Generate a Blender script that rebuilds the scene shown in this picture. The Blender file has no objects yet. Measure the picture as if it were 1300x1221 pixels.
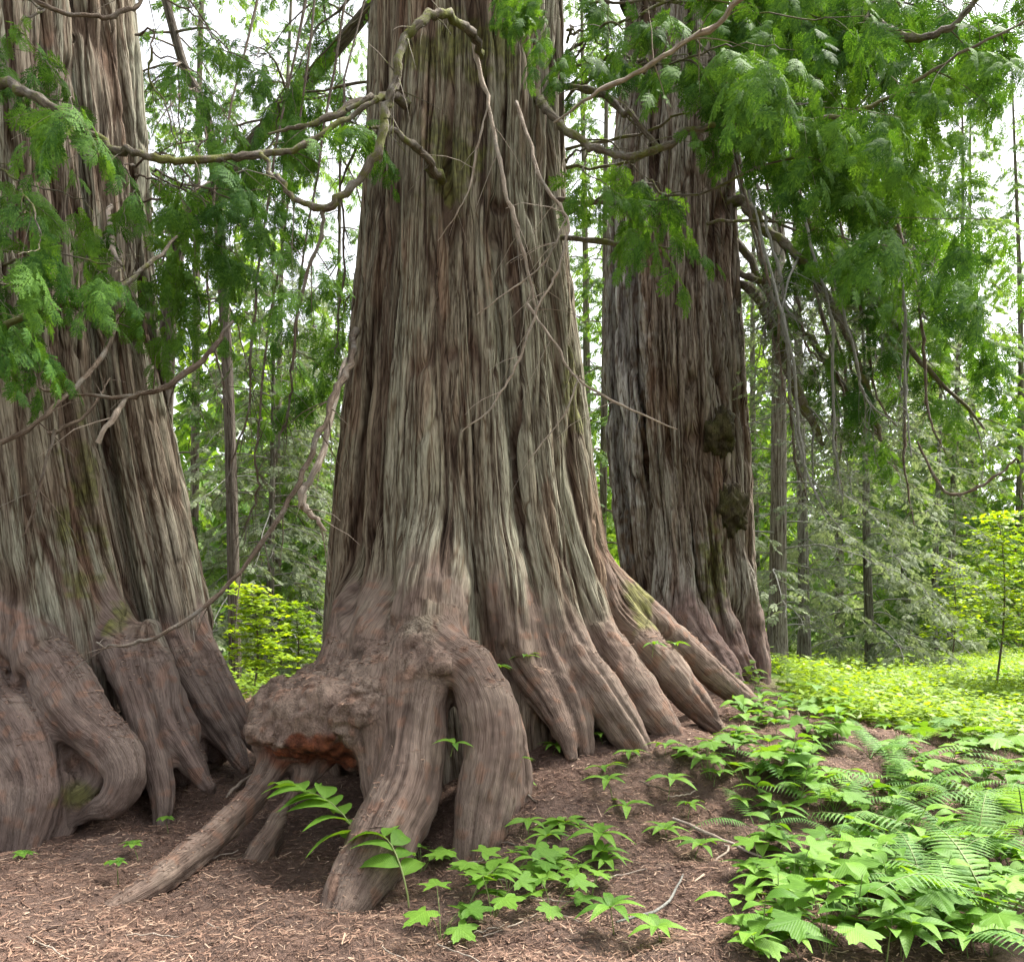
import bpy, math, random, time
T00 = time.time()
import numpy as np
from mathutils import Vector, Matrix, Euler

random.seed(7)
RNG = np.random.default_rng(11)
SC = bpy.context.scene
COL = SC.collection

# ------------------------------------------------------------------ camera, sky, sun, exposure
CAM_H = 1.5
F = 1000.0                      # focal length in pixels of a 1300 px wide frame
HX, HY = 650.0, 780.0           # principal column, horizon row
cam_d = bpy.data.cameras.new('camera')
cam_d.sensor_width = 36.0
cam_d.lens = 36.0 * F / 1300.0
cam_d.shift_y = (HY - 610.5) / 1300.0
cam_d.clip_start = 0.05
cam_d.clip_end = 600
cam = bpy.data.objects.new('camera', cam_d)
COL.objects.link(cam)
cam.location = (0, 0, CAM_H)
cam.rotation_euler = (math.radians(90), 0, 0)
SC.camera = cam

SUN_EL, SUN_AZ = 60.0, 62.0    # azimuth from +Y (into the picture), positive = right
wd = bpy.data.worlds.new('World'); SC.world = wd; wd.use_nodes = True
nt = wd.node_tree
bg = nt.nodes['Background']
sky = nt.nodes.new('ShaderNodeTexSky')
sky.sky_type = 'NISHITA'; sky.sun_disc = False
sky.sun_elevation = math.radians(SUN_EL)
sky.sun_rotation = math.radians(SUN_AZ)
sky.air_density = 1.0; sky.dust_density = 4.0; sky.ozone_density = 1.0
hs = nt.nodes.new('ShaderNodeHueSaturation'); hs.inputs['Saturation'].default_value = 0.18
nt.links.new(sky.outputs[0], hs.inputs['Color']); nt.links.new(hs.outputs[0], bg.inputs[0])
bg.inputs[1].default_value = 0.15
sun_d = bpy.data.lights.new('sun', 'SUN')
sun_d.energy = 4.4; sun_d.angle = math.radians(16); sun_d.color = (1.0, 0.95, 0.86)
sun = bpy.data.objects.new('sun', sun_d); COL.objects.link(sun)
_az, _el = math.radians(SUN_AZ), math.radians(SUN_EL)
sdir = Vector((math.sin(_az) * math.cos(_el), math.cos(_az) * math.cos(_el), math.sin(_el)))
sun.rotation_euler = sdir.to_track_quat('Z', 'Y').to_euler()
sun.location = sdir * 60
vs = SC.view_settings
vs.view_transform = 'Standard'; vs.look = 'None'; vs.gamma = 1.0; vs.use_curve_mapping = False
vs.exposure = 1.8
SC.cycles.max_bounces = 6
SC.cycles.diffuse_bounces = 4
SC.cycles.transmission_bounces = 4
SC.cycles.transparent_max_bounces = 6
SC.cycles.caustics_reflective = False
SC.cycles.caustics_refractive = False
SC.cycles.use_denoising = True
SC.cycles.use_adaptive_sampling = True
SC.cycles.adaptive_threshold = 0.02

# ------------------------------------------------------------------ helpers
def at(px, py, d):
    return np.array([(px - HX) / F * d, d, CAM_H + (HY - py) / F * d])

def sstep(a, b, x):
    t = np.clip((x - a) / (b - a), 0, 1)
    return t * t * (3 - 2 * t)

_P = np.random.default_rng(3).permutation(512).astype(np.int32)
_P = np.concatenate([_P, _P]) & 511
_V = np.random.default_rng(4).random(512).astype(np.float32) * 2 - 1

def noise3(p):
    """value noise, p (n,3) -> (n,) in -1..1"""
    i = np.floor(p).astype(np.int32)
    f = (p - i).astype(np.float32)
    f = f * f * f * (f * (f * 6 - 15) + 10)
    i &= 511
    x, y, z = i[:, 0], i[:, 1], i[:, 2]
    out = np.zeros(len(p), np.float32)
    for dx in (0, 1):
        wx = f[:, 0] if dx else 1 - f[:, 0]
        a = _P[(x + dx) & 511]
        for dy in (0, 1):
            wy = f[:, 1] if dy else 1 - f[:, 1]
            b = _P[(a + y + dy) & 511]
            for dz in (0, 1):
                wz = f[:, 2] if dz else 1 - f[:, 2]
                out += _V[_P[(b + z + dz) & 511]] * wx * wy * wz
    return out

def ground_z(x, y):
    x = np.asarray(x, float); y = np.asarray(y, float)
    m = sstep(4.3, 6.5, y) * sstep(-1.1, 0.5, x + 0.18 * (y - 5)) * (1 - sstep(2.4, 5.2, x - 0.14 * (y - 7))) * (1 - sstep(14, 19, y))
    z = 0.56 * m
    z = z + 0.22 * sstep(5.4, 8.2, y) * (1 - sstep(-1.6, 0.2, x)) * (1 - sstep(12, 18, y))
    z = z + 0.10 * sstep(2.0, 5.0, x) * sstep(5, 10, y)
    z = z - 0.12 * sstep(14, 26, y)
    z = z - 0.10 * sstep(-3.0, -2.2, x) * (1 - sstep(-.7, .3, x)) * (1 - sstep(5.2, 6.6, y))
    z = z + 0.035 * np.sin(1.3 * x + 0.7 * y) * np.sin(0.9 * y - 0.6 * x + 1) + 0.02 * np.sin(3.1 * x + 1.2) * np.sin(2.7 * y)
    z = z + 0.18 * np.exp(-(((x + .38) / .28) ** 2 + ((y - 5.45) / .35) ** 2))
    r = np.hypot(x, y)
    z = z + 0.0018 * np.clip(r - 34, 0, None) ** 1.75      # the wooded valley side far behind
    return z

def ground_hit(px, py):
    d = 2.0
    while d < 80:
        p = at(px, py, d)
        if p[2] <= ground_z(p[0], p[1]):
            return p
        d += 0.02
    return at(px, py, 80)

def link(o, parent=None):
    COL.objects.link(o)
    if parent is not None:
        o.parent = parent
    return o

def mesh_np(name, V, faces, mats=None, smooth=True, attrs=None, normals=None):
    """faces: list of (n,k) int arrays (quads / tris)"""
    me = bpy.data.meshes.new(name)
    V = np.asarray(V, np.float32)
    if isinstance(faces, np.ndarray):
        faces = [faces]
    faces = [np.asarray(f, np.int32) for f in faces if len(f)]
    me.vertices.add(len(V)); me.vertices.foreach_set('co', V.ravel())
    loops = np.concatenate([f.ravel() for f in faces])
    tot = np.concatenate([np.full(len(f), f.shape[1], np.int32) for f in faces])
    start = np.concatenate([[0], np.cumsum(tot)[:-1]]).astype(np.int32)
    me.loops.add(len(loops)); me.loops.foreach_set('vertex_index', loops)
    me.polygons.add(len(tot)); me.polygons.foreach_set('loop_start', start)
    me.polygons.foreach_set('loop_total', tot)
    me.polygons.foreach_set('use_smooth', np.full(len(tot), smooth, bool))
    for k, a in (attrs or {}).items():
        a = np.asarray(a, np.float32)
        if a.ndim == 1:
            at_ = me.attributes.new(k, 'FLOAT', 'POINT'); at_.data.foreach_set('value', a)
        else:
            at_ = me.attributes.new(k, 'FLOAT_VECTOR', 'POINT'); at_.data.foreach_set('vector', a.ravel())
    me.update(calc_edges=True)
    if normals is not None:
        me.normals_split_custom_set_from_vertices(np.asarray(normals, np.float32).tolist())
    for m in (mats or []):
        me.materials.append(m)
    return me

def mobj(name, me, parent=None):
    return link(bpy.data.objects.new(name, me), parent)

def empty(name, loc, label=None, cat=None, group=None):
    o = bpy.data.objects.new(name, None); o.empty_display_size = 0.2
    o.location = Vector([float(v) for v in loc])
    link(o); tag(o, label, cat, group)
    return o

def tag(o, label=None, cat=None, group=None, kind=None):
    if label: o['label'] = label
    if cat: o['category'] = cat
    if group: o['group'] = group
    if kind: o['kind'] = kind
    return o

def catmull(P, n):
    """P (m,k) -> smooth resample, n points per span"""
    P = np.asarray(P, float)
    Q = np.vstack([2 * P[0] - P[1], P, 2 * P[-1] - P[-2]])
    out = []
    for i in range(len(P) - 1):
        p0, p1, p2, p3 = Q[i:i + 4]
        for t in np.linspace(0, 1, n, endpoint=False):
            out.append(0.5 * ((2 * p1) + (-p0 + p2) * t + (2 * p0 - 5 * p1 + 4 * p2 - p3) * t * t + (-p0 + 3 * p1 - 3 * p2 + p3) * t ** 3))
    out.append(P[-1])
    return np.array(out)

def tube(P, R, sides=6, cap=True):
    """swept tube -> V, quads, grain"""
    P = np.asarray(P, float); R = np.asarray(R, float)
    T = np.gradient(P, axis=0); T /= np.linalg.norm(T, axis=1)[:, None] + 1e-9
    up = np.array([0.31, 0.17, 0.93])
    if abs(T[0] @ up) > .9: up = np.array([1.0, 0.2, 0])
    n = np.cross(T[0], up); n /= np.linalg.norm(n)
    V = []; G = []
    s = np.concatenate([[0], np.cumsum(np.linalg.norm(np.diff(P, axis=0), axis=1))])
    a = np.linspace(0, 2 * np.pi, sides, endpoint=False)
    for i in range(len(P)):
        n = n - (n @ T[i]) * T[i]; n /= np.linalg.norm(n) + 1e-9
        b = np.cross(T[i], n)
        ring = P[i] + R[i] * (np.cos(a)[:, None] * n + np.sin(a)[:, None] * b)
        V.append(ring)
        G.append(np.stack([np.cos(a) * R[i], np.sin(a) * R[i], np.full(sides, s[i])], 1))
    V = np.vstack(V); G = np.vstack(G)
    m = len(P)
    i = np.arange(m - 1)[:, None]; j = np.arange(sides)[None, :]
    q = np.stack([i * sides + j, i * sides + (j + 1) % sides, (i + 1) * sides + (j + 1) % sides, (i + 1) * sides + j], -1).reshape(-1, 4)
    return V, q, G

class MB:
    def __init__(s): s.V = []; s.F = {3: [], 4: []}; s.A = {}; s.n = 0
    def add(s, V, F, **attrs):
        V = np.asarray(V, float)
        for f in (F if isinstance(F, list) else [F]):
            f = np.asarray(f)
            if len(f): s.F[f.shape[1]].append(f + s.n)
        s.V.append(V); s.n += len(V)
        for k, a in attrs.items():
            s.A.setdefault(k, []).append(np.broadcast_to(np.asarray(a, float), (len(V),) + np.shape(a)[1:] if np.ndim(a) else (len(V),)))
        return s
    def mesh(s, name, mats, smooth=True):
        A = {k: np.concatenate(v) for k, v in s.A.items()}
        return mesh_np(name, np.vstack(s.V), [np.vstack(f) for f in s.F.values() if f], mats, smooth, A)

# ------------------------------------------------------------------ materials
class NB:
    """small node-building helper"""
    def __init__(s, name):
        s.m = bpy.data.materials.new(name); s.m.use_nodes = True
        s.t = s.m.node_tree; s.t.nodes.clear()
        s.out = s.n('OutputMaterial')
    def n(s, typ, **kw):
        nd = s.t.nodes.new('ShaderNode' + typ)
        for k, v in kw.items():
            if k.startswith('i_'):
                nd.inputs[k[2:].replace('_', ' ')].default_value = v
            else:
                setattr(nd, k, v)
        return nd
    def l(s, a, b): s.t.links.new(a, b)
    def noise(s, vec, scale, detail=3, rough=0.55, dist=0.0):
        nd = s.n('TexNoise', i_Scale=scale, i_Detail=detail, i_Roughness=rough, i_Distortion=dist)
        if vec is not None: s.l(vec, nd.inputs['Vector'])
        return nd.outputs['Fac']
    def mapping(s, vec, scale):
        nd = s.n('Mapping'); nd.inputs['Scale'].default_value = scale
        s.l(vec, nd.inputs['Vector']); return nd.outputs[0]
    def ramp(s, fac, stops):
        nd = s.n('ValToRGB'); cr = nd.color_ramp
        while len(cr.elements) < len(stops): cr.elements.new(0.5)
        for e, (p, c) in zip(cr.elements, stops):
            e.position = p; e.color = (*c, 1) if len(c) == 3 else c
        s.l(fac, nd.inputs[0]); return nd.outputs[0]
    def mix(s, fac, a, b, mode='MIX'):
        nd = s.n('Mix', data_type='RGBA', blend_type=mode)
        for sock, v in ((nd.inputs[0], fac), (nd.inputs[6], a), (nd.inputs[7], b)):
            if hasattr(v, 'links'): s.l(v, sock)
            elif isinstance(v, tuple): sock.default_value = (*v, 1) if len(v) == 3 else v
            else: sock.default_value = v
        return nd.outputs[2]
    def math(s, op, a, b=0.0):
        nd = s.n('Math', operation=op)
        for sock, v in ((nd.inputs[0], a), (nd.inputs[1], b)):
            if hasattr(v, 'links'): s.l(v, sock)
            else: sock.default_value = v
        return nd.outputs[0]
    def attr(s, name): return s.n('Attribute', attribute_name=name)

def bark_material(name):
    b = NB(name)
    g = b.attr('grain').outputs['Vector']
    root = b.attr('root').outputs['Fac']
    tint = b.attr('tint').outputs['Color']
    raw = b.attr('raw').outputs['Fac']
    fib = b.noise(b.mapping(g, (1, 1, 0.05)), 30, 4, 0.68, 0.3)
    ck = b.noise(b.mapping(g, (1, 1, 0.045)), 21, 2, 0.5, 0.5)
    ck = b.math('ABSOLUTE', b.math('SUBTRACT', ck, 0.5))
    ck = b.n('MapRange', interpolation_type='SMOOTHSTEP').outputs[0] if False else b.math('MINIMUM', b.math('MULTIPLY', ck, 14.0), 1.0)
    fine = b.noise(b.mapping(g, (1, 1, 0.07)), 150, 2, 0.6)
    f = b.math('ADD', b.math('MULTIPLY', fib, 0.62), b.math('MULTIPLY', fine, 0.38))
    k = b.ramp(f, [(0.41, (0.46, 0.40, 0.36)), (0.50, (1.0, 0.99, 0.97)), (0.60, (1.5, 1.5, 1.48))])
    k = b.mix(1.0, k, b.ramp(ck, [(0.05, (0.38, 0.30, 0.25)), (0.6, (1, 1, 1))]), 'MULTIPLY')  # crack lines darkened, their shade put into the colour
    k2 = b.ramp(f, [(0.40, (0.58, 0.54, 0.52)), (0.50, (1.0, 1.0, 1.0)), (0.61, (1.38, 1.36, 1.34))])
    hh = b.n('Mix', data_type='FLOAT'); b.l(root, hh.inputs[0])
    b.l(b.math('ADD', f, b.math('MULTIPLY', ck, 0.28)), hh.inputs[2]); b.l(f, hh.inputs[3])
    col = b.mix(1.0, tint, b.mix(root, k, k2), 'MULTIPLY')
    p = b.n('BsdfPrincipled', i_Roughness=0.9)
    p.inputs['Specular IOR Level'].default_value = 0.2
    b.l(col, p.inputs['Base Color'])
    bp = b.n('Bump', i_Distance=0.03)
    b.l(b.math('SUBTRACT', 1.0, b.math('MULTIPLY', root, 0.35)), bp.inputs['Strength'])
    b.l(hh.outputs[0], bp.inputs['Height']); b.l(bp.outputs[0], p.inputs['Normal'])
    b.l(p.outputs[0], b.out.inputs[0])
    return b.m

def twig_material(name, c1, c2, moss=None, moss_amt=0.0):
    b = NB(name)
    g = b.attr('grain').outputs['Vector']
    obj = b.n('TexCoord').outputs['Object']
    f = b.noise(b.mapping(g, (1, 1, 0.15)), 90, 4, 0.6)
    col = b.mix(b.ramp(f, [(0.35, (0, 0, 0)), (0.65, (1, 1, 1))]), c1, c2)
    col = b.mix(b.ramp(b.noise(obj, 7, 4, .6), [(0.5, (0, 0, 0)), (0.68, (0.7, 0.7, 0.7))]), col, (0.20, 0.19, 0.165))
    if moss:
        geo = b.n('NewGeometry')
        col = b.mix(b.math('MULTIPLY', b.ramp(b.noise(obj, 5.5, 5, .7), [(0.48, (0, 0, 0)), (0.58, (1, 1, 1))]), moss_amt), col, moss)
    p = b.n('BsdfPrincipled', i_Roughness=0.9)
    p.inputs['Specular IOR Level'].default_value = 0.2
    b.l(col, p.inputs['Base Color'])
    bp = b.n('Bump', i_Strength=1.0, i_Distance=0.015)
    b.l(b.noise(obj, 70, 4, .65), bp.inputs['Height']); b.l(bp.outputs[0], p.inputs['Normal'])
    b.l(p.outputs[0], b.out.inputs[0])
    return b.m

def leaf_material(name, c1, c2, trans=0.35, rough=0.45, tint=(1.25, 1.15, 0.5), varscale=1.5, spec=0.35, veins=False):
    b = NB(name)
    obj = b.n('TexCoord').outputs['Object']
    oi = b.n('ObjectInfo').outputs['Random']
    geo = b.n('NewGeometry')
    f = b.noise(geo.outputs['Position'], varscale, 3, .6)
    rnd = b.n('MapRange'); b.l(oi, rnd.inputs[0]); rnd.inputs[3].default_value = -0.25; rnd.inputs[4].default_value = 0.25
    isl = b.n('MapRange'); b.l(geo.outputs['Random Per Island'], isl.inputs[0]); isl.inputs[3].default_value = -0.3; isl.inputs[4].default_value = 0.3
    ff = b.math('ADD', b.math('ADD', f, rnd.outputs[0]), isl.outputs[0])
    col = b.ramp(ff, [(0.2, c1), (0.8, c2)])
    if veins:
        sx = b.n('SeparateXYZ'); b.l(obj, sx.inputs[0])
        ay = b.math('ABSOLUTE', sx.outputs[1])
        w_ = b.math('SINE', b.math('MULTIPLY', b.math('SUBTRACT', sx.outputs[0], b.math('MULTIPLY', ay, 1.1)), 480.0))
        mid = b.math('MINIMUM', b.math('MULTIPLY', ay, 300.0), 1.0)
        vn = b.math('MULTIPLY', b.math('ADD', b.math('MULTIPLY', w_, .18), .82), b.math('ADD', b.math('MULTIPLY', mid, .35), .65))
        blot = b.noise(obj, 45, 3, .6)
        col = b.mix(1.0, col, b.ramp(b.math('ADD', b.math('MULTIPLY', vn, .6), b.math('MULTIPLY', blot, .4)), [(0.45, (1.35, 1.3, 1.5)), (0.8, (.85, .88, .8))]), 'MULTIPLY')
    tcol = b.mix(1.0, col, tint, 'MULTIPLY')
    p = b.n('BsdfPrincipled', i_Roughness=rough)
    if veins:
        bp = b.n('Bump', i_Strength=.5, i_Distance=.004); b.l(vn, bp.inputs['Height']); b.l(bp.outputs[0], p.inputs['Normal'])
    p.inputs['Specular IOR Level'].default_value = spec
    b.l(col, p.inputs['Base Color'])
    t = b.n('BsdfTranslucent'); b.l(tcol, t.inputs[0])
    mx = b.n('MixShader'); mx.inputs[0].default_value = trans
    b.l(p.outputs[0], mx.inputs[1]); b.l(t.outputs[0], mx.inputs[2])
    b.l(mx.outputs[0], b.out.inputs[0])
    return b.m

M_BARK = bark_material('cedar_bark')
PAL1 = dict(grey=(0.208, 0.188, 0.138), brown=(0.080, 0.056, 0.040), lichen=(0.212, 0.208, 0.160), root=(0.136, 0.098, 0.078), lich=0.65)
PAL2 = dict(grey=(0.218, 0.195, 0.152), brown=(0.095, 0.066, 0.048), lichen=(0.205, 0.215, 0.165), root=(0.128, 0.094, 0.079), lich=0.6)
PAL3 = dict(grey=(0.200, 0.172, 0.145), brown=(0.080, 0.053, 0.038), lichen=(0.24, 0.235, 0.21), root=(0.13, 0.088, 0.076), lich=0.5)
M_TWIG = twig_material('dead_twig', (0.070, 0.050, 0.036), (0.155, 0.118, 0.088))
M_PALE = twig_material('bleached_wood', (0.22, 0.17, 0.13), (0.40, 0.34, 0.28))
M_MOSSY = twig_material('mossy_limb', (0.060, 0.047, 0.035), (0.165, 0.140, 0.110), (0.105, 0.115, 0.022), 0.85)
M_GREYT = twig_material('lichened_twig', (0.14, 0.135, 0.12), (0.26, 0.26, 0.235))

def floor_material():
    b = NB('needle_duff')
    obj = b.n('TexCoord').outputs['Object']
    n1 = b.noise(obj, 1.6, 5, .65); n2 = b.noise(obj, 22, 6, .7); n3 = b.noise(obj, 90, 4, .65)
    c = b.ramp(n2, [(0.3, (0.042, 0.026, 0.02)), (0.52, (0.125, 0.080, 0.062)), (0.72, (0.21, 0.14, 0.108))])
    c = b.mix(b.ramp(n1, [(0.4, (0, 0, 0)), (0.62, (0.75, 0.75, 0.75))]), c, (0.12, 0.085, 0.07))
    c = b.mix(b.ramp(n3, [(0.56, (0, 0, 0)), (0.68, (0.7, 0.7, 0.7))]), c, (0.19, 0.115, 0.078))
    g = b.attr('green').outputs['Fac']
    gc = b.ramp(n2, [(0.3, (0.03, 0.06, 0.012)), (0.7, (0.10, 0.17, 0.03))])
    c = b.mix(g, c, gc)
    p = b.n('BsdfPrincipled', i_Roughness=0.95); p.inputs['Specular IOR Level'].default_value = 0.15
    b.l(c, p.inputs['Base Color'])
    bp = b.n('Bump', i_Strength=1.0, i_Distance=0.035)
    b.l(b.math('ADD', n2, b.math('MULTIPLY', n3, 0.6)), bp.inputs['Height']); b.l(bp.outputs[0], p.inputs['Normal'])
    b.l(p.outputs[0], b.out.inputs[0]); return b.m
M_FLOOR = floor_material()

# ------------------------------------------------------------------ ground
def build_ground():
    def axis(lo, hi, fine_lo, fine_hi, fine, grow=1.16):
        a = list(np.arange(fine_lo, fine_hi, fine))
        s = fine; v = a[-1]
        while v < hi: s *= grow; v += s; a.append(v)
        s = fine; v = a[0]
        while v > lo: s *= grow; v -= s; a.insert(0, v)
        return np.array(a)
    xs = axis(-220, 220, -5.0, 6.5, 0.06); ys = axis(-60, 260, 2.8, 11.0, 0.06)
    X, Y = np.meshgrid(xs, ys, indexing='ij')
    Z = ground_z(X, Y)
    P = np.stack([X.ravel(), Y.ravel(), np.zeros(X.size)], 1)
    near = (np.hypot(X, Y) < 25).ravel()
    n = np.zeros(X.size)
    n[near] = 0.045 * noise3(P[near] * 2.3) + 0.028 * noise3(P[near] * 6.1 + 9) + 0.016 * noise3(P[near] * 15 + 4)
    Z = Z.ravel() + n
    V = np.stack([X.ravel(), Y.ravel(), Z], 1)
    nx, ny = len(xs), len(ys)
    i = np.arange(nx - 1)[:, None]; j = np.arange(ny - 1)[None, :]
    q = np.stack([i * ny + j, (i + 1) * ny + j, (i + 1) * ny + j + 1, i * ny + j + 1], -1).reshape(-1, 4)
    gx, gy = V[:, 0], V[:, 1]
    green = sstep(8.5, 13, gy) * sstep(2.5, 4.0, gx - 0.12 * (gy - 8)) + sstep(16, 24, np.hypot(gx, gy))
    green = np.clip(green, 0, 1)
    me = mesh_np('forest_floor', V, q, [M_FLOOR], True, {'green': green})
    tag(mobj('forest_floor', me), 'reddish brown needle covered forest floor rising to a mound', 'ground', kind='structure')
build_ground()

# ------------------------------------------------------------------ big cedars: blended solid -> surface
LITTER_SPOTS = []
class Root:
    def __init__(s, pts, k=0.09, name='root', root=1.0, headed=False):
        P = np.array(pts, float)
        C = catmull(P, 6)
        s.P = C[:, :3]; s.R = np.maximum(C[:, 3], 0.015); s.k = k; s.name = name; s.root = root; s.headed = headed
        s.S = np.concatenate([[0], np.cumsum(np.linalg.norm(np.diff(s.P, axis=0), axis=1))])
        s.n0 = []; nn = np.array([0.9, -0.3, 0.2])
        for i in range(len(s.P) - 1):
            T = s.P[i + 1] - s.P[i]; T = T / np.linalg.norm(T); nn = nn - (nn @ T) * T; nn /= np.linalg.norm(nn); s.n0.append(nn)
        s.Rm = s.R.mean()
        s.lo = (s.P - s.R[:, None]).min(0) - 0.3; s.hi = (s.P + s.R[:, None]).max(0) + 0.3
    def dist(s, Q, grain=False):
        best = np.full(len(Q), 9.0, np.float32)
        if grain:
            G = np.zeros((len(Q), 3), np.float32)
        for i in range(len(s.P) - 1):
            a, b = s.P[i], s.P[i + 1]; ab = b - a; L2 = ab @ ab
            t = np.clip(((Q - a) @ ab) / L2, 0, 1).astype(np.float32)
            v = Q - a - t[:, None] * ab
            d = np.sqrt((v * v).sum(1)); r = s.R[i] + (s.R[i + 1] - s.R[i]) * t
            e = d - r
            if grain:
                m = e < best
                T = ab / math.sqrt(L2); n = s.n0[i] - (s.n0[i] @ T) * T; n /= np.linalg.norm(n); bb = np.cross(T, n)
                vm = v[m] / (d[m][:, None] + 1e-6)
                G[m, 0] = (vm @ n) * s.Rm; G[m, 1] = (vm @ bb) * s.Rm; G[m, 2] = s.S[i] + t[m] * math.sqrt(L2)
            best = np.minimum(best, e)
        return (best, G) if grain else best

class Ball:
    def __init__(s, c, r, k=0.14, name='burl', root=1.0, bump=0.05, sub=False):
        s.c = np.array(c, float); s.r = np.array(r, float); s.k = k; s.name = name; s.root = root; s.bump = bump; s.sub = sub
        s.lo = s.c - s.r - 0.3; s.hi = s.c + s.r + 0.3
    def dist(s, Q, grain=False):
        q = (Q - s.c) / s.r
        L = np.sqrt((q * q).sum(1)) + 1e-6
        d = ((L - 1) * s.r.min() * 0.5 + (L - 1) * s.r.mean() * 0.5).astype(np.float32)
        if s.bump: d += s.bump * (noise3(Q * 4.5 + 3) + .5 * noise3(Q * 11.0)).astype(np.float32)
        if grain:
            return d, ((Q - s.c) * np.array([.6, .6, 7.0])).astype(np.float32) + 7
        return d

class Stem:
    """a trunk read as a stack of widths; grooves run up it"""
    def __init__(s, D, table, grooves, ytop=None, nback=7, seed=1, name='trunk'):
        s.D = D; s.name = name; s.root = 0.0
        T = np.array(table, float)
        z = CAM_H + (HY - T[:, 0]) / F * D
        cx = ((T[:, 1] + T[:, 2]) / 2 - HX) / F * D
        R = (T[:, 2] - T[:, 1]) / 2 / F * D * 0.99
        o = np.argsort(z); s.z, s.cx, s.R0 = z[o], cx[o], R[o]
        rg = np.random.default_rng(seed)
        s.gr = []
        for (x0, y0, x1, y1, dep, w) in grooves:
            s.gr.append((s.ang(x0, y0), CAM_H + (HY - y0) / F * D, s.ang(x1, y1), CAM_H + (HY - y1) / F * D, dep, w))
        for i in range(nback):
            a = rg.uniform(0.1, math.pi - 0.1)
            s.gr.append((a, 6, a + rg.uniform(-.2, .2), 0.5, rg.uniform(.04, .1), rg.uniform(.05, .12)))
        s.ph = rg.uniform(0, 6.28, 8)
    def ctr(s, z):
        return np.interp(z, s.z, s.cx), np.interp(z, s.z, s.R0)
    def ang(s, px, py):
        z = CAM_H + (HY - py) / F * s.D
        c, R = s.ctr(z)
        u = ((px - HX) / F * (s.D - 0.5 * R) - c) / R
        return -math.pi / 2 + math.asin(max(-0.97, min(0.97, u)))
    def surf(s, px, py, inset):
        d = s.D - 3
        while d < s.D:
            p = at(px, py, d); c, R = s.ctr(p[2])
            if math.hypot(p[0] - c, p[1] - s.D) < R - inset: return p
            d += 0.02
        return at(px, py, s.D)
    def radius(s, th, z, R0):
        R = R0.copy()
        R += 0.022 * np.sin(5 * th + s.ph[0] + 0.12 * z) + 0.018 * np.sin(9 * th + s.ph[1] - 0.15 * z) + 0.014 * np.sin(16 * th + s.ph[2] + 0.3 * np.sin(z * 0.9)) + 0.010 * np.sin(27 * th + s.ph[3] + 0.5 * np.sin(z * 0.7 + 1))
        for (a0, z0, a1, z1, dep, w) in s.gr:
            t = np.clip((z - z0) / (z1 - z0), -0.35, 1.25)
            a = a0 + (a1 - a0) * t + 0.025 * np.sin(z * 2.3 + a0 * 9)
            da = (th - a + np.pi) % (2 * np.pi) - np.pi
            fade = 0.55 + 0.45 * np.sin(z * 1.1 + a0 * 17) * 0.6 + 0.2
            R -= dep * fade * np.exp(-np.abs(da / w) ** 1.5)
        return R
    def dist(s, Q, grain=False):
        z = Q[:, 2]; c, R0 = s.ctr(z)
        dx = Q[:, 0] - c; dy = Q[:, 1] - s.D
        r = np.sqrt(dx * dx + dy * dy)
        d = (r - R0).astype(np.float32)
        m = np.abs(d) < 0.3
        th = np.arctan2(dy[m], dx[m])
        d[m] = (r[m] - s.radius(th, z[m], R0[m])) * 0.9
        if grain:
            th = np.arctan2(dy, dx)
            Rm = R0.mean()
            return d, np.stack([np.cos(th) * Rm, np.sin(th) * Rm, z], 1).astype(np.float32)
        return d

def smin(a, b, k):
    h = np.clip(0.5 + 0.5 * (b - a) / k, 0, 1)
    return b + (a - b) * h - k * h * (1 - h)

def surface_nets(D, org, step):
    s = D < 0
    c = np.zeros(tuple(n - 1 for n in D.shape), np.uint8)
    for dx in (0, 1):
        for dy in (0, 1):
            for dz in (0, 1):
                c += s[dx:D.shape[0] - 1 + dx, dy:D.shape[1] - 1 + dy, dz:D.shape[2] - 1 + dz]
    act = (c > 0) & (c < 8)
    I = np.argwhere(act)
    idx = np.full(act.shape, -1, np.int32); idx[act] = np.arange(len(I))
    off = [(a, b, e) for a in (0, 1) for b in (0, 1) for e in (0, 1)]
    val = [D[I[:, 0] + o[0], I[:, 1] + o[1], I[:, 2] + o[2]] for o in off]
    acc = np.zeros((len(I), 3), np.float32); cnt = np.zeros(len(I), np.float32)
    for p in range(8):
        for q in range(p + 1, 8):
            o1, o2 = np.array(off[p]), np.array(off[q])
            if np.abs(o1 - o2).sum() != 1: continue
            m = (val[p] < 0) != (val[q] < 0)
            t = np.where(m, val[p] / np.where(m, val[p] - val[q], 1), 0)
            acc += np.where(m[:, None], o1 + t[:, None] * (o2 - o1), 0); cnt += m
    V = org + (I + acc / np.maximum(cnt, 1)[:, None]) * step
    F_ = []
    nx, ny, nz = D.shape
    for ax in range(3):
        sl0 = [slice(None)] * 3; sl1 = [slice(None)] * 3
        sl0[ax] = slice(0, -1); sl1[ax] = slice(1, None)
        a = s[tuple(sl0)]; b = s[tuple(sl1)]
        e = np.argwhere(a != b)
        o1, o2 = [(1, 2), (2, 0), (0, 1)][ax]
        lim = [nx, ny, nz]
        e = e[(e[:, o1] > 0) & (e[:, o2] > 0) & (e[:, o1] < lim[o1] - 1) & (e[:, o2] < lim[o2] - 1)]
        def cell(du, dv):
            k = e.copy(); k[:, o1] -= du; k[:, o2] -= dv
            return idx[k[:, 0], k[:, 1], k[:, 2]]
        q = np.stack([cell(1, 1), cell(0, 1), cell(0, 0), cell(1, 0)], 1)
        flip = ~a[e[:, 0], e[:, 1], e[:, 2]]
        q[flip] = q[flip][:, ::-1]
        F_.append(q)
    F_ = np.vstack(F_)
    return V, F_[(F_ >= 0).all(1)]

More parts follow.
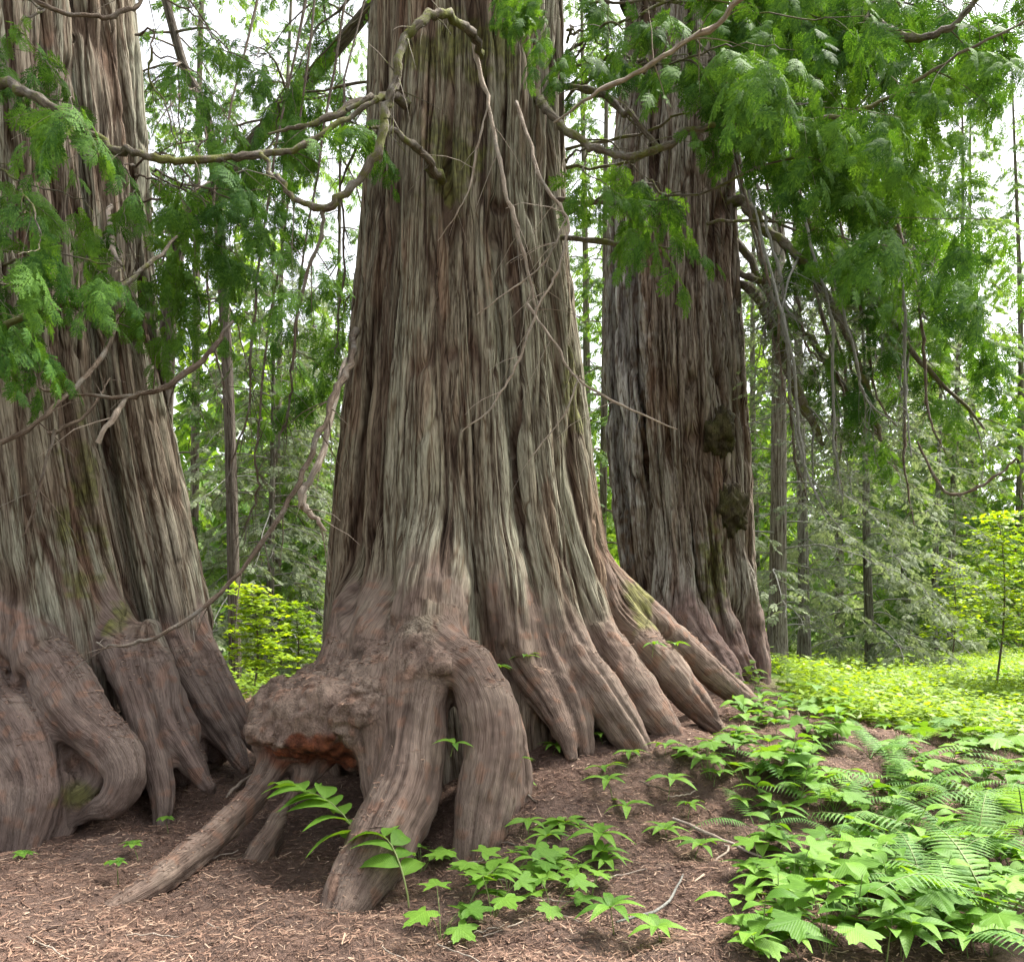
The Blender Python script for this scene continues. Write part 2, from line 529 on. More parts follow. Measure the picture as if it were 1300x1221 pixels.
def vert_normals(V, Q):
    n = np.cross(V[Q[:, 2]] - V[Q[:, 0]], V[Q[:, 3]] - V[Q[:, 1]])
    N = np.zeros_like(V)
    for k in range(4):
        for ax in range(3):
            N[:, ax] += np.bincount(Q[:, k], n[:, ax], len(V))
    return N / (np.linalg.norm(N, axis=1)[:, None] + 1e-9)

def build_big_tree(tree, prims, subs, lo, hi, step, mat, pal, bark_amp=1.0, upper=None, raw=None, moss=None, pale=None, root_z=(0.9, 1.9)):
    lo = np.array(lo, float); hi = np.array(hi, float); step = np.array(step, float)
    n = np.ceil((hi - lo) / step).astype(int) + 1
    D = np.full((n[2], n[0], n[1]), 1.0, np.float32)                 # axes z, x, y
    ax = [(lo[i] + np.arange(n[i]) * step[i]).astype(np.float32) for i in range(3)]
    def span(l, h):
        a = [min(n[i], max(0, int((l[i] - lo[i]) / step[i]))) for i in range(3)]
        b = [min(n[i], max(0, int((h[i] - lo[i]) / step[i]) + 2)) for i in range(3)]
        return (slice(a[2], b[2]), slice(a[0], b[0]), slice(a[1], b[1]))
    def pts(sl):
        Z, X, Y = np.meshgrid(ax[2][sl[0]], ax[0][sl[1]], ax[1][sl[2]], indexing='ij')
        return X, Y, Z
    for p in prims:
        if isinstance(p, Stem):
            cz, Rz = p.ctr(ax[2])
            i0 = max(0, int(((cz - Rz).min() - .4 - lo[0]) / step[0])); i1 = min(n[0], int(((cz + Rz).max() + .4 - lo[0]) / step[0]) + 1)
            X, Y = np.meshgrid(ax[0][i0:i1], ax[1], indexing='ij')
            for k in range(n[2]):
                dx = X - np.float32(cz[k]); dy = Y - np.float32(p.D)
                d = np.sqrt(dx * dx + dy * dy); r = d; d = r - np.float32(Rz[k])
                m = np.abs(d) < 0.19
                th = np.arctan2(dy[m], dx[m])
                d[m] = (r[m] - p.radius(th, np.float32(ax[2][k]), np.full(len(th), Rz[k], np.float32))) * 0.9
                D[k, i0:i1, :] = smin(D[k, i0:i1, :], d, 0.03)
        elif isinstance(p, Root):
            sl = span(p.lo, p.hi)
            sub = D[sl]
            if sub.size == 0: continue
            Fd = np.full(sub.shape, 1.0, np.float32)
            o = [x.start for x in sl]
            for i in range(len(p.P) - 1):
                A, B = p.P[i], p.P[i + 1]; rr = max(p.R[i], p.R[i + 1]) + p.k + 0.06
                s2 = span(np.minimum(A, B) - rr, np.maximum(A, B) + rr)
                X, Y, Z = pts(s2)
                if X.size == 0: continue
                ab = (B - A).astype(np.float32); L2 = float(ab @ ab)
                X = X - np.float32(A[0]); Y = Y - np.float32(A[1]); Z = Z - np.float32(A[2])
                t = np.clip((X * ab[0] + Y * ab[1] + Z * ab[2]) / np.float32(L2), 0, 1)
                X -= t * ab[0]; Y -= t * ab[1]; Z -= t * ab[2]
                e = np.sqrt(X * X + Y * Y + Z * Z) - np.float32(p.R[i]) - np.float32(p.R[i + 1] - p.R[i]) * t
                s3 = tuple(slice(x.start - q, x.stop - q) for x, q in zip(s2, o))
                Fd[s3] = np.minimum(Fd[s3], e)
            D[sl] = smin(sub, Fd, np.float32(p.k))
        else:
            sl = span(p.lo, p.hi); X, Y, Z = pts(sl)
            if X.size == 0: continue
            d = p.dist(np.stack([X.ravel(), Y.ravel(), Z.ravel()], 1)).reshape(X.shape)
            D[sl] = smin(D[sl], d, p.k)
    for p in subs:
        sl = span(p.lo, p.hi); X, Y, Z = pts(sl)
        d = p.dist(np.stack([X.ravel(), Y.ravel(), Z.ravel()], 1)).reshape(X.shape)
        D[sl] = -smin(-D[sl], d, p.k)
    V, Q = surface_nets(D, lo[[2, 0, 1]], step[[2, 0, 1]])
    V = V[:, [1, 2, 0]].astype(float)
    del D
    keep = V[:, 2] > ground_z(V[:, 0], V[:, 1]) - 0.25
    Q = Q[keep[Q].all(1)]
    # the side that can be seen is refined, the far side stays coarse
    N = vert_normals(V, Q)
    tocam = -V / np.linalg.norm(V, axis=1)[:, None]
    front = ((N * tocam).sum(1) > -0.42)[Q].any(1)
    me = mesh_np('tmp', V, Q[front])
    ob = bpy.data.objects.new('tmp', me); COL.objects.link(ob)
    md = ob.modifiers.new('s', 'SUBSURF'); md.levels = 1; md.render_levels = 1
    dg = bpy.context.evaluated_depsgraph_get()
    em = ob.evaluated_get(dg).to_mesh()
    Vf = np.empty(len(em.vertices) * 3, np.float32); em.vertices.foreach_get('co', Vf); Vf = Vf.reshape(-1, 3).astype(float)
    Qf = np.empty(len(em.loops), np.int32); em.loops.foreach_get('vertex_index', Qf); Qf = Qf.reshape(-1, 4)
    ob.evaluated_get(dg).to_mesh_clear(); bpy.data.objects.remove(ob); bpy.data.meshes.remove(me)
    Q = np.vstack([Qf, Q[~front] + len(Vf)]); V = np.vstack([Vf, V])
    used = np.unique(Q); mp = np.full(len(V), -1); mp[used] = np.arange(len(used)); V = V[used]; Q = mp[Q]
    # ownership and grain
    best = np.full(len(V), 9.0); lab = np.zeros(len(V), int); G = np.zeros((len(V), 3)); dts = np.full(len(V), 9.0); drs = np.full(len(V), 9.0)
    for i, p in enumerate(prims):
        if isinstance(p, Stem):
            d, g = p.dist(V, True); m = np.ones(len(V), bool); dts = np.minimum(dts, d)
        else:
            m = ((V > p.lo + .2) & (V < p.hi - .2)).all(1)
            if not m.any(): continue
            d, g = p.dist(V[m], True)
            drs[m] = np.minimum(drs[m], d)
            if isinstance(p, Root) and p.headed: d = d + .30 * (1 - sstep(.25, .8, g[:, 2])) + .5 * sstep(1.05, 1.5, V[m][:, 2] + .35 * noise3(V[m] * np.array([5, 5, 1.5])))
        w = np.where(m)[0]; c = d < best[w]
        w = w[c]; best[w] = d[c]; lab[w] = i; G[w] = g[c] + i * 3.7
    isroot = sstep(-.07, .07, dts - drs)
    zz = V[:, 2] - 0.4 + 0.3 * noise3(V * 2.1) + 0.4 * noise3(V * np.array([7, 7, 1.2]))
    rootw = np.clip(isroot * (1 - sstep(root_z[0], root_z[1], zz)) + 0.6 * (1 - sstep(root_z[0] - .6, root_z[1] - .4, zz)), 0, 1)
    # relief along the grain
    N = vert_normals(V, Q)
    g = G * np.array([1, 1, 0.075])
    g15 = G * np.array([1.5, 1.5, .8])
    gw = g + 0.055 * np.stack([noise3(g15), noise3(g15 + 20), np.zeros(len(V))], 1)
    def crack(f, w, o): return np.exp(-(noise3(gw * f + o) / w) ** 2)
    c1, c2, c3 = crack(4.6, .11, 0), crack(9.5, .11, 5), crack(20, .17, 12)
    rag = 0.75 + 0.5 * noise3(G * np.array([6, 6, 2.2]) + 31)
    fnoise = noise3(gw * np.array([34, 34, 60.]) + 9)
    bark = (0.018 - 0.060 * c1 - 0.046 * c2 - 0.026 * c3) * rag + 0.008 * fnoise
    big = noise3(G * np.array([1.7, 1.7, 0.5]) + 2)
    n7 = noise3(V * 7); n20 = noise3(V * 20 + 3); n25 = noise3(V * 2.5 + 8)
    cr = crack(8, .13, 3)
    isball = np.array([1.0 if isinstance(p, Ball) else 0.0 for p in prims])[lab]
    smooth = 0.014 * n7 + 0.006 * n20 + .010 * noise3(gw * 5.0 + 70) - .022 * crack(4.2, .13, 44) * (1 - isball) - isball * (0.03 * crack(9, .2, 3) + .012 * crack(21, .25, 8)) - 0.013 * cr * sstep(0, .4, n25)
    E = np.vstack([Q[:, [0, 1]], Q[:, [1, 2]], Q[:, [2, 3]], Q[:, [3, 0]]])
    bd = np.zeros(len(V), bool); mm = lab[E[:, 0]] != lab[E[:, 1]]
    bd[E[mm].ravel()] = True
    for _ in range(3):
        h = bd[E].any(1); bd[E[h].ravel()] = True
    Eb = E[bd[E].any(1)]; deg = np.bincount(Eb.ravel(), minlength=len(V)) + 1e-6
    def ease(x):                                                    # soften a value across joins
        for _ in range(7):
            av = (np.bincount(Eb[:, 0], x[Eb[:, 1]], len(V)) + np.bincount(Eb[:, 1], x[Eb[:, 0]], len(V))) / deg
            x = np.where(bd, 0.5 * x + 0.5 * av, x)
        return x
    rootw = ease(rootw)
    disp = ease((bark * (1 - rootw) + smooth * rootw) * bark_amp + 0.02 * big)
    V = V + N * disp[:, None]
    N = vert_normals(V, Q)
    sp = np.where((N[:, 2] > .62) & (V[:, 2] < 1.35) & (V[:, 1] < 7.2))[0]
    LITTER_SPOTS.append(V[sp[RNG.permutation(len(sp))[:2500]]])
    # bark colour, with some shade and sunlight painted in
    C = {k: np.array(v) for k, v in pal.items() if k != 'lich'}
    L = lambda a, b, t: a + (b - a) * np.clip(t, 0, 1)[:, None]
    inner_shade = np.clip(0.9 * c1 + 0.75 * c2 + 0.5 * c3, 0, 1)
    col = L(np.tile(C['grey'], (len(V), 1)), C['brown'], inner_shade)  # brown inner bark plus painted shade in the fissures
    col = L(col, C['brown'] * 1.8, 0.35 * sstep(0.0, 0.5, noise3(gw * np.array([7, 7, 12.]) + 60)))
    lm = sstep(-.05, .35, noise3(G * np.array([2.4, 2.4, .6]) + 40) + .5 * noise3(gw * 22 + 3)) * (1 - inner_shade)
    col = L(col, C['lichen'], pal['lich'] * lm)
    rd = sstep(.48, .66, noise3(G * np.array([6, 6, .9]) + 77) + .25 * fnoise)
    col = L(col, np.array([.165, .092, .06]), .4 * rd)
    rc = L(np.tile(C['root'], (len(V), 1)), C['root'] * .62, .5 * crack(4.2, .13, 44) * (1 - isball))  # root folds and cracks darkened, shade painted along the relief
    rc = L(rc, C['root'] * .6, .8 * sstep(.1, .6, cr * sstep(-.2, .4, n25)) + .35 * sstep(0, .6, n20))
    rc = L(rc, C['root'] * np.array([1.15, 1.22, 1.22]), .8 * sstep(-.1, .5, n7))
    rc = L(rc, np.array([.17, .09, .058]), .45 * sstep(.45, .7, noise3(V * 15 + 50) + .3 * n20))
    col = L(col, rc, rootw)
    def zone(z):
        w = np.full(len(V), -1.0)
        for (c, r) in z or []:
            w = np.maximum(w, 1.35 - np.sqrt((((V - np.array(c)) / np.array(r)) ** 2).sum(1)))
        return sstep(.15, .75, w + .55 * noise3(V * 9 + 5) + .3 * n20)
    mo = zone(moss)
    col = L(col, L(np.tile(np.array([.055, .06, .018]), (len(V), 1)), np.array([.135, .14, .035]), .5 + .7 * noise3(V * 40)), .75 * mo)
    col = L(col, np.array([.33, .32, .32]) * (1 - .6 * inner_shade)[:, None], .8 * zone(pale))  # pale zone: the flank's sunlit brightness painted into the bark
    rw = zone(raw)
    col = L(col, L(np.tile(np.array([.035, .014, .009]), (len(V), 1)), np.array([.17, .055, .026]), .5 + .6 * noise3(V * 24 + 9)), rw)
    col = np.stack([ease(col[:, k]) for k in range(3)], 1)
    Vg = V - N * disp[:, None]
    fl = lab[Q[:, 0]]
    cnt = np.bincount(fl, minlength=len(prims)); fl = np.where(cnt[fl] < 300, 0, fl)
    org = np.array(tree.location)
    for i, p in enumerate(prims):
        f = Q[fl == i]
        if len(f) < 40:
            continue
        u = np.unique(f); mp = np.full(len(V), -1); mp[u] = np.arange(len(u))
        Vp, fp, Np = V[u] - org, mp[f], N[u]
        ou = u[lab[u] != i]                                         # rim vertices keep this piece's own grain
        if len(ou): G[ou] = p.dist(Vg[ou], True)[1] + i * 3.7
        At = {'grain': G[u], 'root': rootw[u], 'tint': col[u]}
        if isinstance(p, Stem) and upper:
            zt = hi[2] - 0.25
            c, R = p.ctr(np.array([9.0])); c = float(c[0]); R = float(R[0])
            zs = np.array([zt, 12, 18, 24, 30.]); rr = R * np.array([0.97, .9, .72, .5, .25])
            tv, tq, tg = tube(np.stack([np.full(5, c), np.full(5, p.D), zs], 1) - org, rr, 24)
            fp = np.vstack([fp, tq + len(Vp)]); Vp = np.vstack([Vp, tv])
            tn = tv + org - np.array([c, p.D, 0]); tn[:, 2] = 0; tn /= np.linalg.norm(tn, axis=1)[:, None]
            Np = np.vstack([Np, tn]); k = len(tv)
            At = {'grain': np.vstack([At['grain'], tg]), 'root': np.append(At['root'], np.zeros(k)), 'tint': np.vstack([At['tint'], np.tile(C['grey'], (k, 1))])}
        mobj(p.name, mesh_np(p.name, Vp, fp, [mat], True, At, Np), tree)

def pxr(*a):   # (px, py, d, r_px)
    x, y, d, r = a
    return (*at(x, y, d), r / F * d)
def chain(stem, pts, **kw):
    out = []
    for (x, y, d, r) in pts:
        if d is None or d < 1:
            first = len(out) == 0
            z = CAM_H + (HY - y) / F * (stem.D - .8); c, R = stem.ctr(z)
            th = stem.ang(x, y); w = r / F * (stem.D - .8)
            q = R - d - (1.25 if first else 0.55) * w
            out.append((c + q * math.cos(th), stem.D + q * math.sin(th), z, (0.7 if first else 1.0) * w))
        else:
            out.append(pxr(x, y, d, r))
    return Root(out, headed=(pts[0][2] is None or pts[0][2] < 1), **kw)
def ball(x, y, d, rx, rz, ry, **kw):
    return Ball(at(x, y, d), (rx / F * d, ry, rz / F * d), **kw)

# centre cedar
S = Stem(7.4, [(-300, 478, 708), (0, 470, 716), (100, 468, 718), (200, 465, 720), (300, 458, 722), (400, 450, 731), (500, 440, 743), (600, 431, 757), (700, 422, 775), (760, 418, 790), (830, 412, 806), (900, 415, 815), (1050, 425, 815)],
         [(496, 200, 455, 760, .13, .06), (572, 200, 606, 800, .12, .05), (522, 60, 512, 660, .07, .04), (600, 0, 602, 420, .06, .04), (640, 420, 692, 840, .17, .055),
          (548, 0, 556, 420, .05, .035), (700, 350, 752, 850, .13, .05), (728, 420, 790, 820, .13, .05), (675, 60, 700, 520, .08, .04), (480, 20, 470, 400, .09, .05), (630, 60, 655, 420, .05, .035), (655, 560, 648, 830, .06, .04), (538, 560, 500, 840, .06, .05)], seed=5)
roots = [
    chain(S, [(548, 640, .1, 26), (551, 700, 0, 36), (550, 755, 5.92, 44), (547, 800, 5.74, 50), (543, 845, 5.57, 50), (532, 890, 5.40, 42), (523, 950, 5.25, 40), (515, 1005, 5.08, 44), (488, 1062, 4.86, 44), (455, 1120, 4.6, 38), (425, 1180, 4.35, 26)], k=.12),
    chain(S, [(562, 835, 5.5, 36), (598, 858, 5.42, 40), (622, 905, 5.28, 40), (625, 960, 5.16, 40), (614, 1020, 5.06, 38), (606, 1075, 4.96, 32), (598, 1130, 4.84, 20)], k=.10),
    chain(S, [(620, 900, 5.5, 34), (648, 955, 5.45, 24), (650, 1010, 5.36, 24), (634, 1070, 5.2, 16)], k=.06),
    chain(S, [(500, 870, 5.55, 40), (486, 920, 5.45, 36), (482, 970, 5.35, 28), (484, 1030, 5.2, 22)], k=.08),
    chain(S, [(362, 925, 5.72, 28), (344, 980, 5.5, 20), (306, 1030, 5.22, 19), (250, 1080, 4.88, 20), (190, 1126, 4.56, 19), (125, 1165, 4.3, 13)], k=.03),
    chain(S, [(404, 945, 5.8, 30), (388, 1000, 5.55, 21), (358, 1050, 5.32, 19), (330, 1088, 5.15, 17), (306, 1122, 5.0, 12)], k=.03),
    chain(S, [(622, 600, .12, 24), (640, 720, .02, 28), (664, 825, 0, 27), (694, 885, 6.0, 23), (718, 932, 5.84, 16), (726, 960, 5.75, 9)], k=.05),
    chain(S, [(668, 730, .06, 15), (694, 830, 0, 19), (724, 885, 6.03, 19), (738, 930, 5.92, 15), (745, 955, 5.86, 9)], k=.035),
    chain(S, [(682, 660, .08, 25), (724, 810, 0, 30), (768, 890, 6.1, 28), (800, 938, 6.02, 24), (815, 965, 5.95, 14)], k=.045),
    chain(S, [(716, 640, .08, 25), (766, 800, 0, 27), (812, 880, 6.34, 26), (846, 925, 6.24, 22), (866, 955, 6.15, 12)], k=.045),
    chain(S, [(742, 620, .08, 25), (790, 765, 0, 26), (842, 848, 6.7, 24), (888, 900, 6.66, 18), (912, 925, 6.6, 9)], k=.045),
    chain(S, [(752, 580, .08, 24), (800, 725, 0, 24), (860, 815, 7.05, 21), (940, 885, 7.3, 15), (1000, 922, 7.4, 8)], k=.05),
    chain(S, [(444, 640, .1, 24), (438, 740, .05, 24), (432, 830, 6.0, 26), (412, 885, 5.85, 40)], k=.09),
    chain(S, [(500, 640, .1, 22), (492, 760, .0, 30), (480, 840, 5.75, 36), (455, 890, 5.65, 42)], k=.10),
]
burls = [ball(396, 910, 5.66, 72, 62, .42, k=.12, bump=.075), ball(452, 905, 5.56, 54, 62, .34, k=.12, bump=.07)]
burls[0].name = 'burl'; burls[1].name = 'burl'
knee = [ball(548, 842, 5.56, 46, 40, .26, k=.14, bump=.03, name='knee'), ball(562, 848, 5.30, 22, 18, .10, k=.06, bump=.02, name='knot'), ball(350, 908, 5.75, 30, 38, .22, k=.08, bump=.04)]
subs = [ball(428, 1025, 6.0, 56, 60, .90, k=.08, bump=.03), ball(568, 902, 5.12, 11, 36, .34, k=.05, bump=.015), ball(330, 1010, 6.6, 60, 60, .5, k=.05, bump=0)]
T1 = empty('cedar_tree', (S.ctr(0.5)[0], 7.4, ground_z(-.3, 7.4)), 'massive fluted cedar with a swollen burl and arching roots, between the other two giants', 'tree', 'giant cedars')
build_big_tree(T1, [S] + roots + burls + knee, subs, (-2.95, 3.9, -.35), (2.75, 9.3, 7.7), (.021, .022, .042), M_BARK, PAL1, 1.0, True,
               raw=[(at(392, 950, 5.4), (.24, .4, .12)), (at(430, 965, 5.4), (.14, .4, .12))],
               moss=[(at(735, 480, 6.6), (.12, .5, .5)), (at(575, 200, 6.4), (.25, .4, .35)), (at(590, 40, 6.4), (.5, .5, .25)), (at(815, 760, 6.9), (.12, .3, .3))])

# left double cedar
SA = Stem(6.7, [(-300, -150, 60), (0, -140, 78), (300, -132, 96), (480, -125, 104), (600, -118, 126), (700, -115, 148), (780, -112, 168), (860, -108, 182), (950, -104, 188), (1100, -100, 185)],
          [(40, 200, 72, 700, .07, .05), (72, 200, 112, 720, .08, .05), (10, 400, 40, 800, .07, .05), (-30, 300, -5, 800, .08, .06), (88, 560, 148, 850, .06, .05), (60, 640, 84, 860, .06, .05)], seed=8)
SB = Stem(7.35, [(-300, 25, 140), (0, 42, 160), (200, 56, 178), (400, 74, 193), (500, 88, 207), (600, 102, 224), (700, 124, 246), (780, 140, 262), (850, 156, 276), (930, 172, 288), (1050, 175, 290)],
          [(140, 200, 178, 700, .08, .08), (165, 300, 218, 800, .07, .07), (185, 400, 236, 760, .05, .06), (120, 200, 150, 600, .07, .08)], seed=9, name='trunk')
lroots = [
    chain(SB, [(236, 700, .05, 18), (258, 810, 0, 20), (284, 882, 7.0, 19), (316, 932, 6.95, 13), (345, 958, 6.9, 6)], k=.05),
    chain(SB, [(212, 720, .05, 18), (232, 820, 0, 22), (258, 890, 6.75, 22), (292, 945, 6.65, 16), (310, 975, 6.5, 7)], k=.05),
    chain(SA, [(138, 640, .05, 22), (172, 770, 0, 24), (200, 850, 6.3, 22), (212, 910, 6.15, 21), (240, 962, 6.0, 19), (264, 1000, 5.88, 14)], k=.05),
    chain(SA, [(190, 800, 6.5, 15), (222, 885, 6.4, 14), (240, 925, 6.33, 14), (244, 960, 6.25, 8)], k=.03),
    chain(SA, [(104, 650, .05, 22), (138, 780, 0, 26), (166, 865, 6.05, 24), (190, 945, 5.92, 20), (206, 1010, 5.8, 16), (204, 1050, 5.75, 10)], k=.05),
    chain(SA, [(20, 760, 0, 36), (66, 850, 5.85, 38), (108, 915, 5.68, 38), (148, 952, 5.56, 31), (162, 985, 5.5, 26), (146, 1018, 5.46, 22), (120, 1028, 5.5, 15), (98, 1040, 5.55, 9)], k=.05),
    chain(SA, [(118, 940, 5.75, 22), (130, 985, 5.66, 16), (108, 1012, 5.62, 14), (84, 1022, 5.62, 11), (62, 1060, 5.58, 12)], k=.03),
    chain(SA, [(-40, 820, 0, 36), (0, 905, 5.68, 38), (34, 958, 5.52, 36), (48, 1005, 5.42, 29), (38, 1055, 5.35, 24), (26, 1095, 5.28, 16)], k=.05),
    chain(SA, [(-70, 900, 5.65, 34), (-10, 965, 5.45, 28), (10, 1020, 5.32, 20), (0, 1080, 5.25, 13)], k=.05),
    chain(SA, [(66, 960, 5.72, 26), (82, 1010, 5.62, 20), (72, 1060, 5.52, 14), (60, 1090, 5.45, 8)], k=.06),
]
lballs = [ball(55, 985, 6.0, 120, 78, .46, k=.1, bump=.09, name='root_crown'), ball(190, 955, 6.55, 66, 62, .40, k=.08, bump=.06, name='root_crown'), ball(255, 930, 7.0, 52, 56, .34, k=.08, bump=.06, name='root_crown')]
T2 = empty('cedar_tree', (SA.ctr(0.5)[0], 6.7, 0.1), 'leaning twin stemmed cedar with two fused trunks and knuckled roots', 'tree', 'giant cedars')
build_big_tree(T2, [SA, SB] + lroots + lballs, [], (-5.7, 4.7, -.35), (-1.9, 8.6, 7.75), (.022, .024, .042), M_BARK, PAL2, .9, True,
               moss=[(at(105, 520, 6.3), (.16, .4, 1.2)), (at(150, 740, 6.3), (.08, .3, .5)), (at(105, 1010, 5.6), (.12, .2, .08))])

# right cedar
SR = Stem(12.0, [(-300, 812, 906), (0, 800, 915), (100, 790, 920), (200, 778, 925), (300, 772, 930), (400, 768, 937), (500, 769, 943), (600, 776, 949), (700, 786, 954), (780, 796, 958), (860, 806, 962), (1000, 810, 965)],
          [(822, 300, 818, 700, .14, .06), (865, 200, 872, 650, .14, .07), (800, 200, 800, 600, .08, .05), (898, 300, 890, 640, .13, .06), (850, 300, 845, 700, .06, .04), (915, 300, 925, 760, .08, .05), (783, 350, 790, 650, .06, .04), (840, 560, 888, 800, .1, .05)], seed=12)
rroots = [
    chain(SR, [(812, 620, .05, 20), (838, 730, 0, 28), (872, 795, 10.9, 30), (912, 850, 10.6, 26), (935, 880, 10.4, 14)], k=.08),
    chain(SR, [(880, 680, .05, 16), (905, 770, 0, 18), (935, 830, 10.95, 17), (955, 865, 10.8, 10)], k=.06),
    chain(SR, [(930, 640, .05, 14), (945, 740, 0, 15), (958, 800, 11.4, 13), (968, 850, 11.2, 10), (974, 890, 11.0, 6)], k=.06),
    chain(SR, [(792, 640, .05, 14), (800, 740, 0, 16), (812, 810, 11.2, 18), (830, 870, 11, 10)], k=.06),
]
T3 = empty('cedar_tree', (SR.ctr(.5)[0], 12.0, .5), 'ridged cedar with two dark mossy burls on its side, behind the massive fluted one', 'tree', 'giant cedars')
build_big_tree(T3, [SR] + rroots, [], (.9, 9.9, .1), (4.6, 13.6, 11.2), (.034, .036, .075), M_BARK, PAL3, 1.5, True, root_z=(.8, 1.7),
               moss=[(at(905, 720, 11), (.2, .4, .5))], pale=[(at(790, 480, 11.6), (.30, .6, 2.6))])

print('TIME trunks', time.time() - T00)

# ------------------------------------------------------------------ foliage kit
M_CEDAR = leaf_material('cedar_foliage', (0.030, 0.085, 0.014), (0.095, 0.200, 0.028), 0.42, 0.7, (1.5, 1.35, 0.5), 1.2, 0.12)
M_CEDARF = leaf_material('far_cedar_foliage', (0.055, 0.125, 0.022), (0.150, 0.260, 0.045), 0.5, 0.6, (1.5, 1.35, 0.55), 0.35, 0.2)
M_SPRUCE = leaf_material('lichened_spruce_foliage', (0.095, 0.125, 0.070), (0.235, 0.275, 0.165), 0.4, 0.7, (1.1, 1.15, 0.7), 0.5, 0.2)
M_MAPLE = leaf_material('young_maple_leaf', (0.16, 0.28, 0.017), (0.28, 0.40, 0.026), 0.55, 0.5, (1.35, 1.2, 0.3), 1.5, 0.3)
M_HERB = leaf_material('herb_leaf', (0.062, 0.150, 0.018), (0.150, 0.290, 0.036), 0.4, 0.55, (1.45, 1.3, 0.4), 2.5, 0.22, True)
M_FERN = leaf_material('fern_leaf', (0.085, 0.190, 0.050), (0.175, 0.310, 0.085), 0.4, 0.6, (1.35, 1.3, 0.5), 2.0, 0.2)
M_MEADOW = leaf_material('meadow_leaf', (0.075, 0.160, 0.018), (0.205, 0.320, 0.032), 0.5, 0.5, (1.4, 1.25, 0.35), 0.45, 0.3)
M_STEM = leaf_material('green_stem', (0.10, 0.15, 0.04), (0.16, 0.20, 0.06), 0.1, 0.5)

def rot_to(d, roll=0.0, up=(0, 0, 1)):
    """3x3 with local X along d, local Z near up, rolled about d"""
    d = np.asarray(d, float); d = d / np.linalg.norm(d)
    up = np.asarray(up, float)
    if abs(d @ up) > 0.98: up = np.array([0.3, 0.9, 0.1])
    y = np.cross(up, d); y /= np.linalg.norm(y); z = np.cross(d, y)
    c, s_ = math.cos(roll), math.sin(roll)
    return np.stack([d, c * y + s_ * z, -s_ * y + c * z], 1)

def spray_geo(L, nb, lod, rg, droop=0.25, wide=0.42):
    """flat pinnate cedar spray along +X in the XY plane, bending down"""
    V, T3_ = [], []
    def tri(a, b, c):
        n = len(V); V.extend([a, b, c]); T3_.append((n, n + 1, n + 2))
    for i in range(nb):
        t = (i + 0.6) / nb
        side = 1 if i % 2 else -1
        l = L * wide * (math.sin(math.pi * min(1, t * 0.9 + 0.22)) ** 0.7) * rg.uniform(.8, 1.1) * (1.0 if t < .85 else .7)
        a = math.radians(rg.uniform(38, 56)) * (1 - .35 * t)
        o = np.array([t * L, 0, 0.0]); d = np.array([math.cos(a), side * math.sin(a), rg.uniform(-.15, .1)])
        n_ = np.array([-d[1], d[0], 0])
        if lod == 0:
            w = l * 0.2
            m = 4
            tri(o, o + d * l + n_ * w * .12, o + d * l - n_ * w * .12 - d * .02 * l)
            for k in range(m):
                for sd in (1, -1):
                    tt = (k + .25 + (.4 if sd < 0 else 0)) / m
                    b0 = o + d * l * tt * .93
                    ll = l * .42 * (1 - .55 * tt)
                    dd = d * .74 + n_ * sd * .67; dn = np.array([-dd[1], dd[0], 0])
                    tri(b0 - d * w * .45, b0 + dd * ll, b0 + d * w * .75)
        else:
            w = l * (0.2 if lod == 1 else .3)
            n = len(V)
            V.extend([o, o + d * l * .5 + n_ * w, o + d * l, o + d * l * .55 - n_ * w]); T3_.extend([(n, n + 3, n + 2), (n, n + 2, n + 1)])
    tri(np.array([0, -.004, 0]), np.array([L, 0, 0]), np.array([0, .004, 0]))
    V = np.array(V); V[:, 2] -= droop * V[:, 0] ** 2 / L + 0.5 * np.abs(V[:, 1]) ** 2 / L
    return V, np.array(T3_)

def twig_path(L, n, droop, rg, wob=.05):
    x = np.linspace(0, 1, n)
    P = np.stack([L * x, wob * L * np.sin(x * rg.uniform(3, 6) + rg.uniform(0, 6)) * x, -droop * L * x ** 1.8], 1)
    P[:, 1] += rg.normal(0, .012 * L, n) * x; P[:, 2] += rg.normal(0, .012 * L, n) * x
    return P

def cluster_mesh(name, L, nspray, lod, seed, leaf, wood, spray_l=(.22, .4), nb=18, hang=.6, twig_r=.006):
    """a leafy branchlet: thin drooping twig with sprays to both sides and at its tip"""
    rg = np.random.default_rng(seed)
    P = twig_path(L, 8, rg.uniform(.15, .4), rg)
    wv = MB(); lv = MB()
    V, q, g = tube(P, np.linspace(twig_r, twig_r * .25, 8), 4); wv.add(V, q, grain=g)
    for i in range(nspray):
        t = .12 + .88 * (i + rg.uniform(0, .6)) / nspray; t = min(t, .99)
        k = t * 7; i0 = int(k); b = P[i0] + (P[min(7, i0 + 1)] - P[i0]) * (k - i0)
        side = 1 if i % 2 else -1
        az = rg.uniform(.35, 1.1) * side if t < .93 else rg.uniform(-.2, .2)
        d = np.array([math.cos(az), math.sin(az), -rg.uniform(.15, hang + .35)])
        sl = rg.uniform(*spray_l) * (1.1 - .45 * t)
        if lod == 0 and rg.random() < .5:
            d2 = d / np.linalg.norm(d) * sl * .4
            V, q, g = tube(np.array([b, b + d2]), [twig_r * .4, twig_r * .2], 3); wv.add(V, q, grain=g); b = b + d2 * .7
        Vs, Ts = spray_geo(sl, nb if lod == 0 else max(7, nb // 2), lod, rg, rg.uniform(.15, .5))
        R = rot_to(d, rg.normal(0, .55))
        lv.add(Vs @ R.T + b, Ts)
    w = wv.mesh(name + '_twig', [wood]); 
    l = lv.mesh(name, [leaf], False)
    return l, w

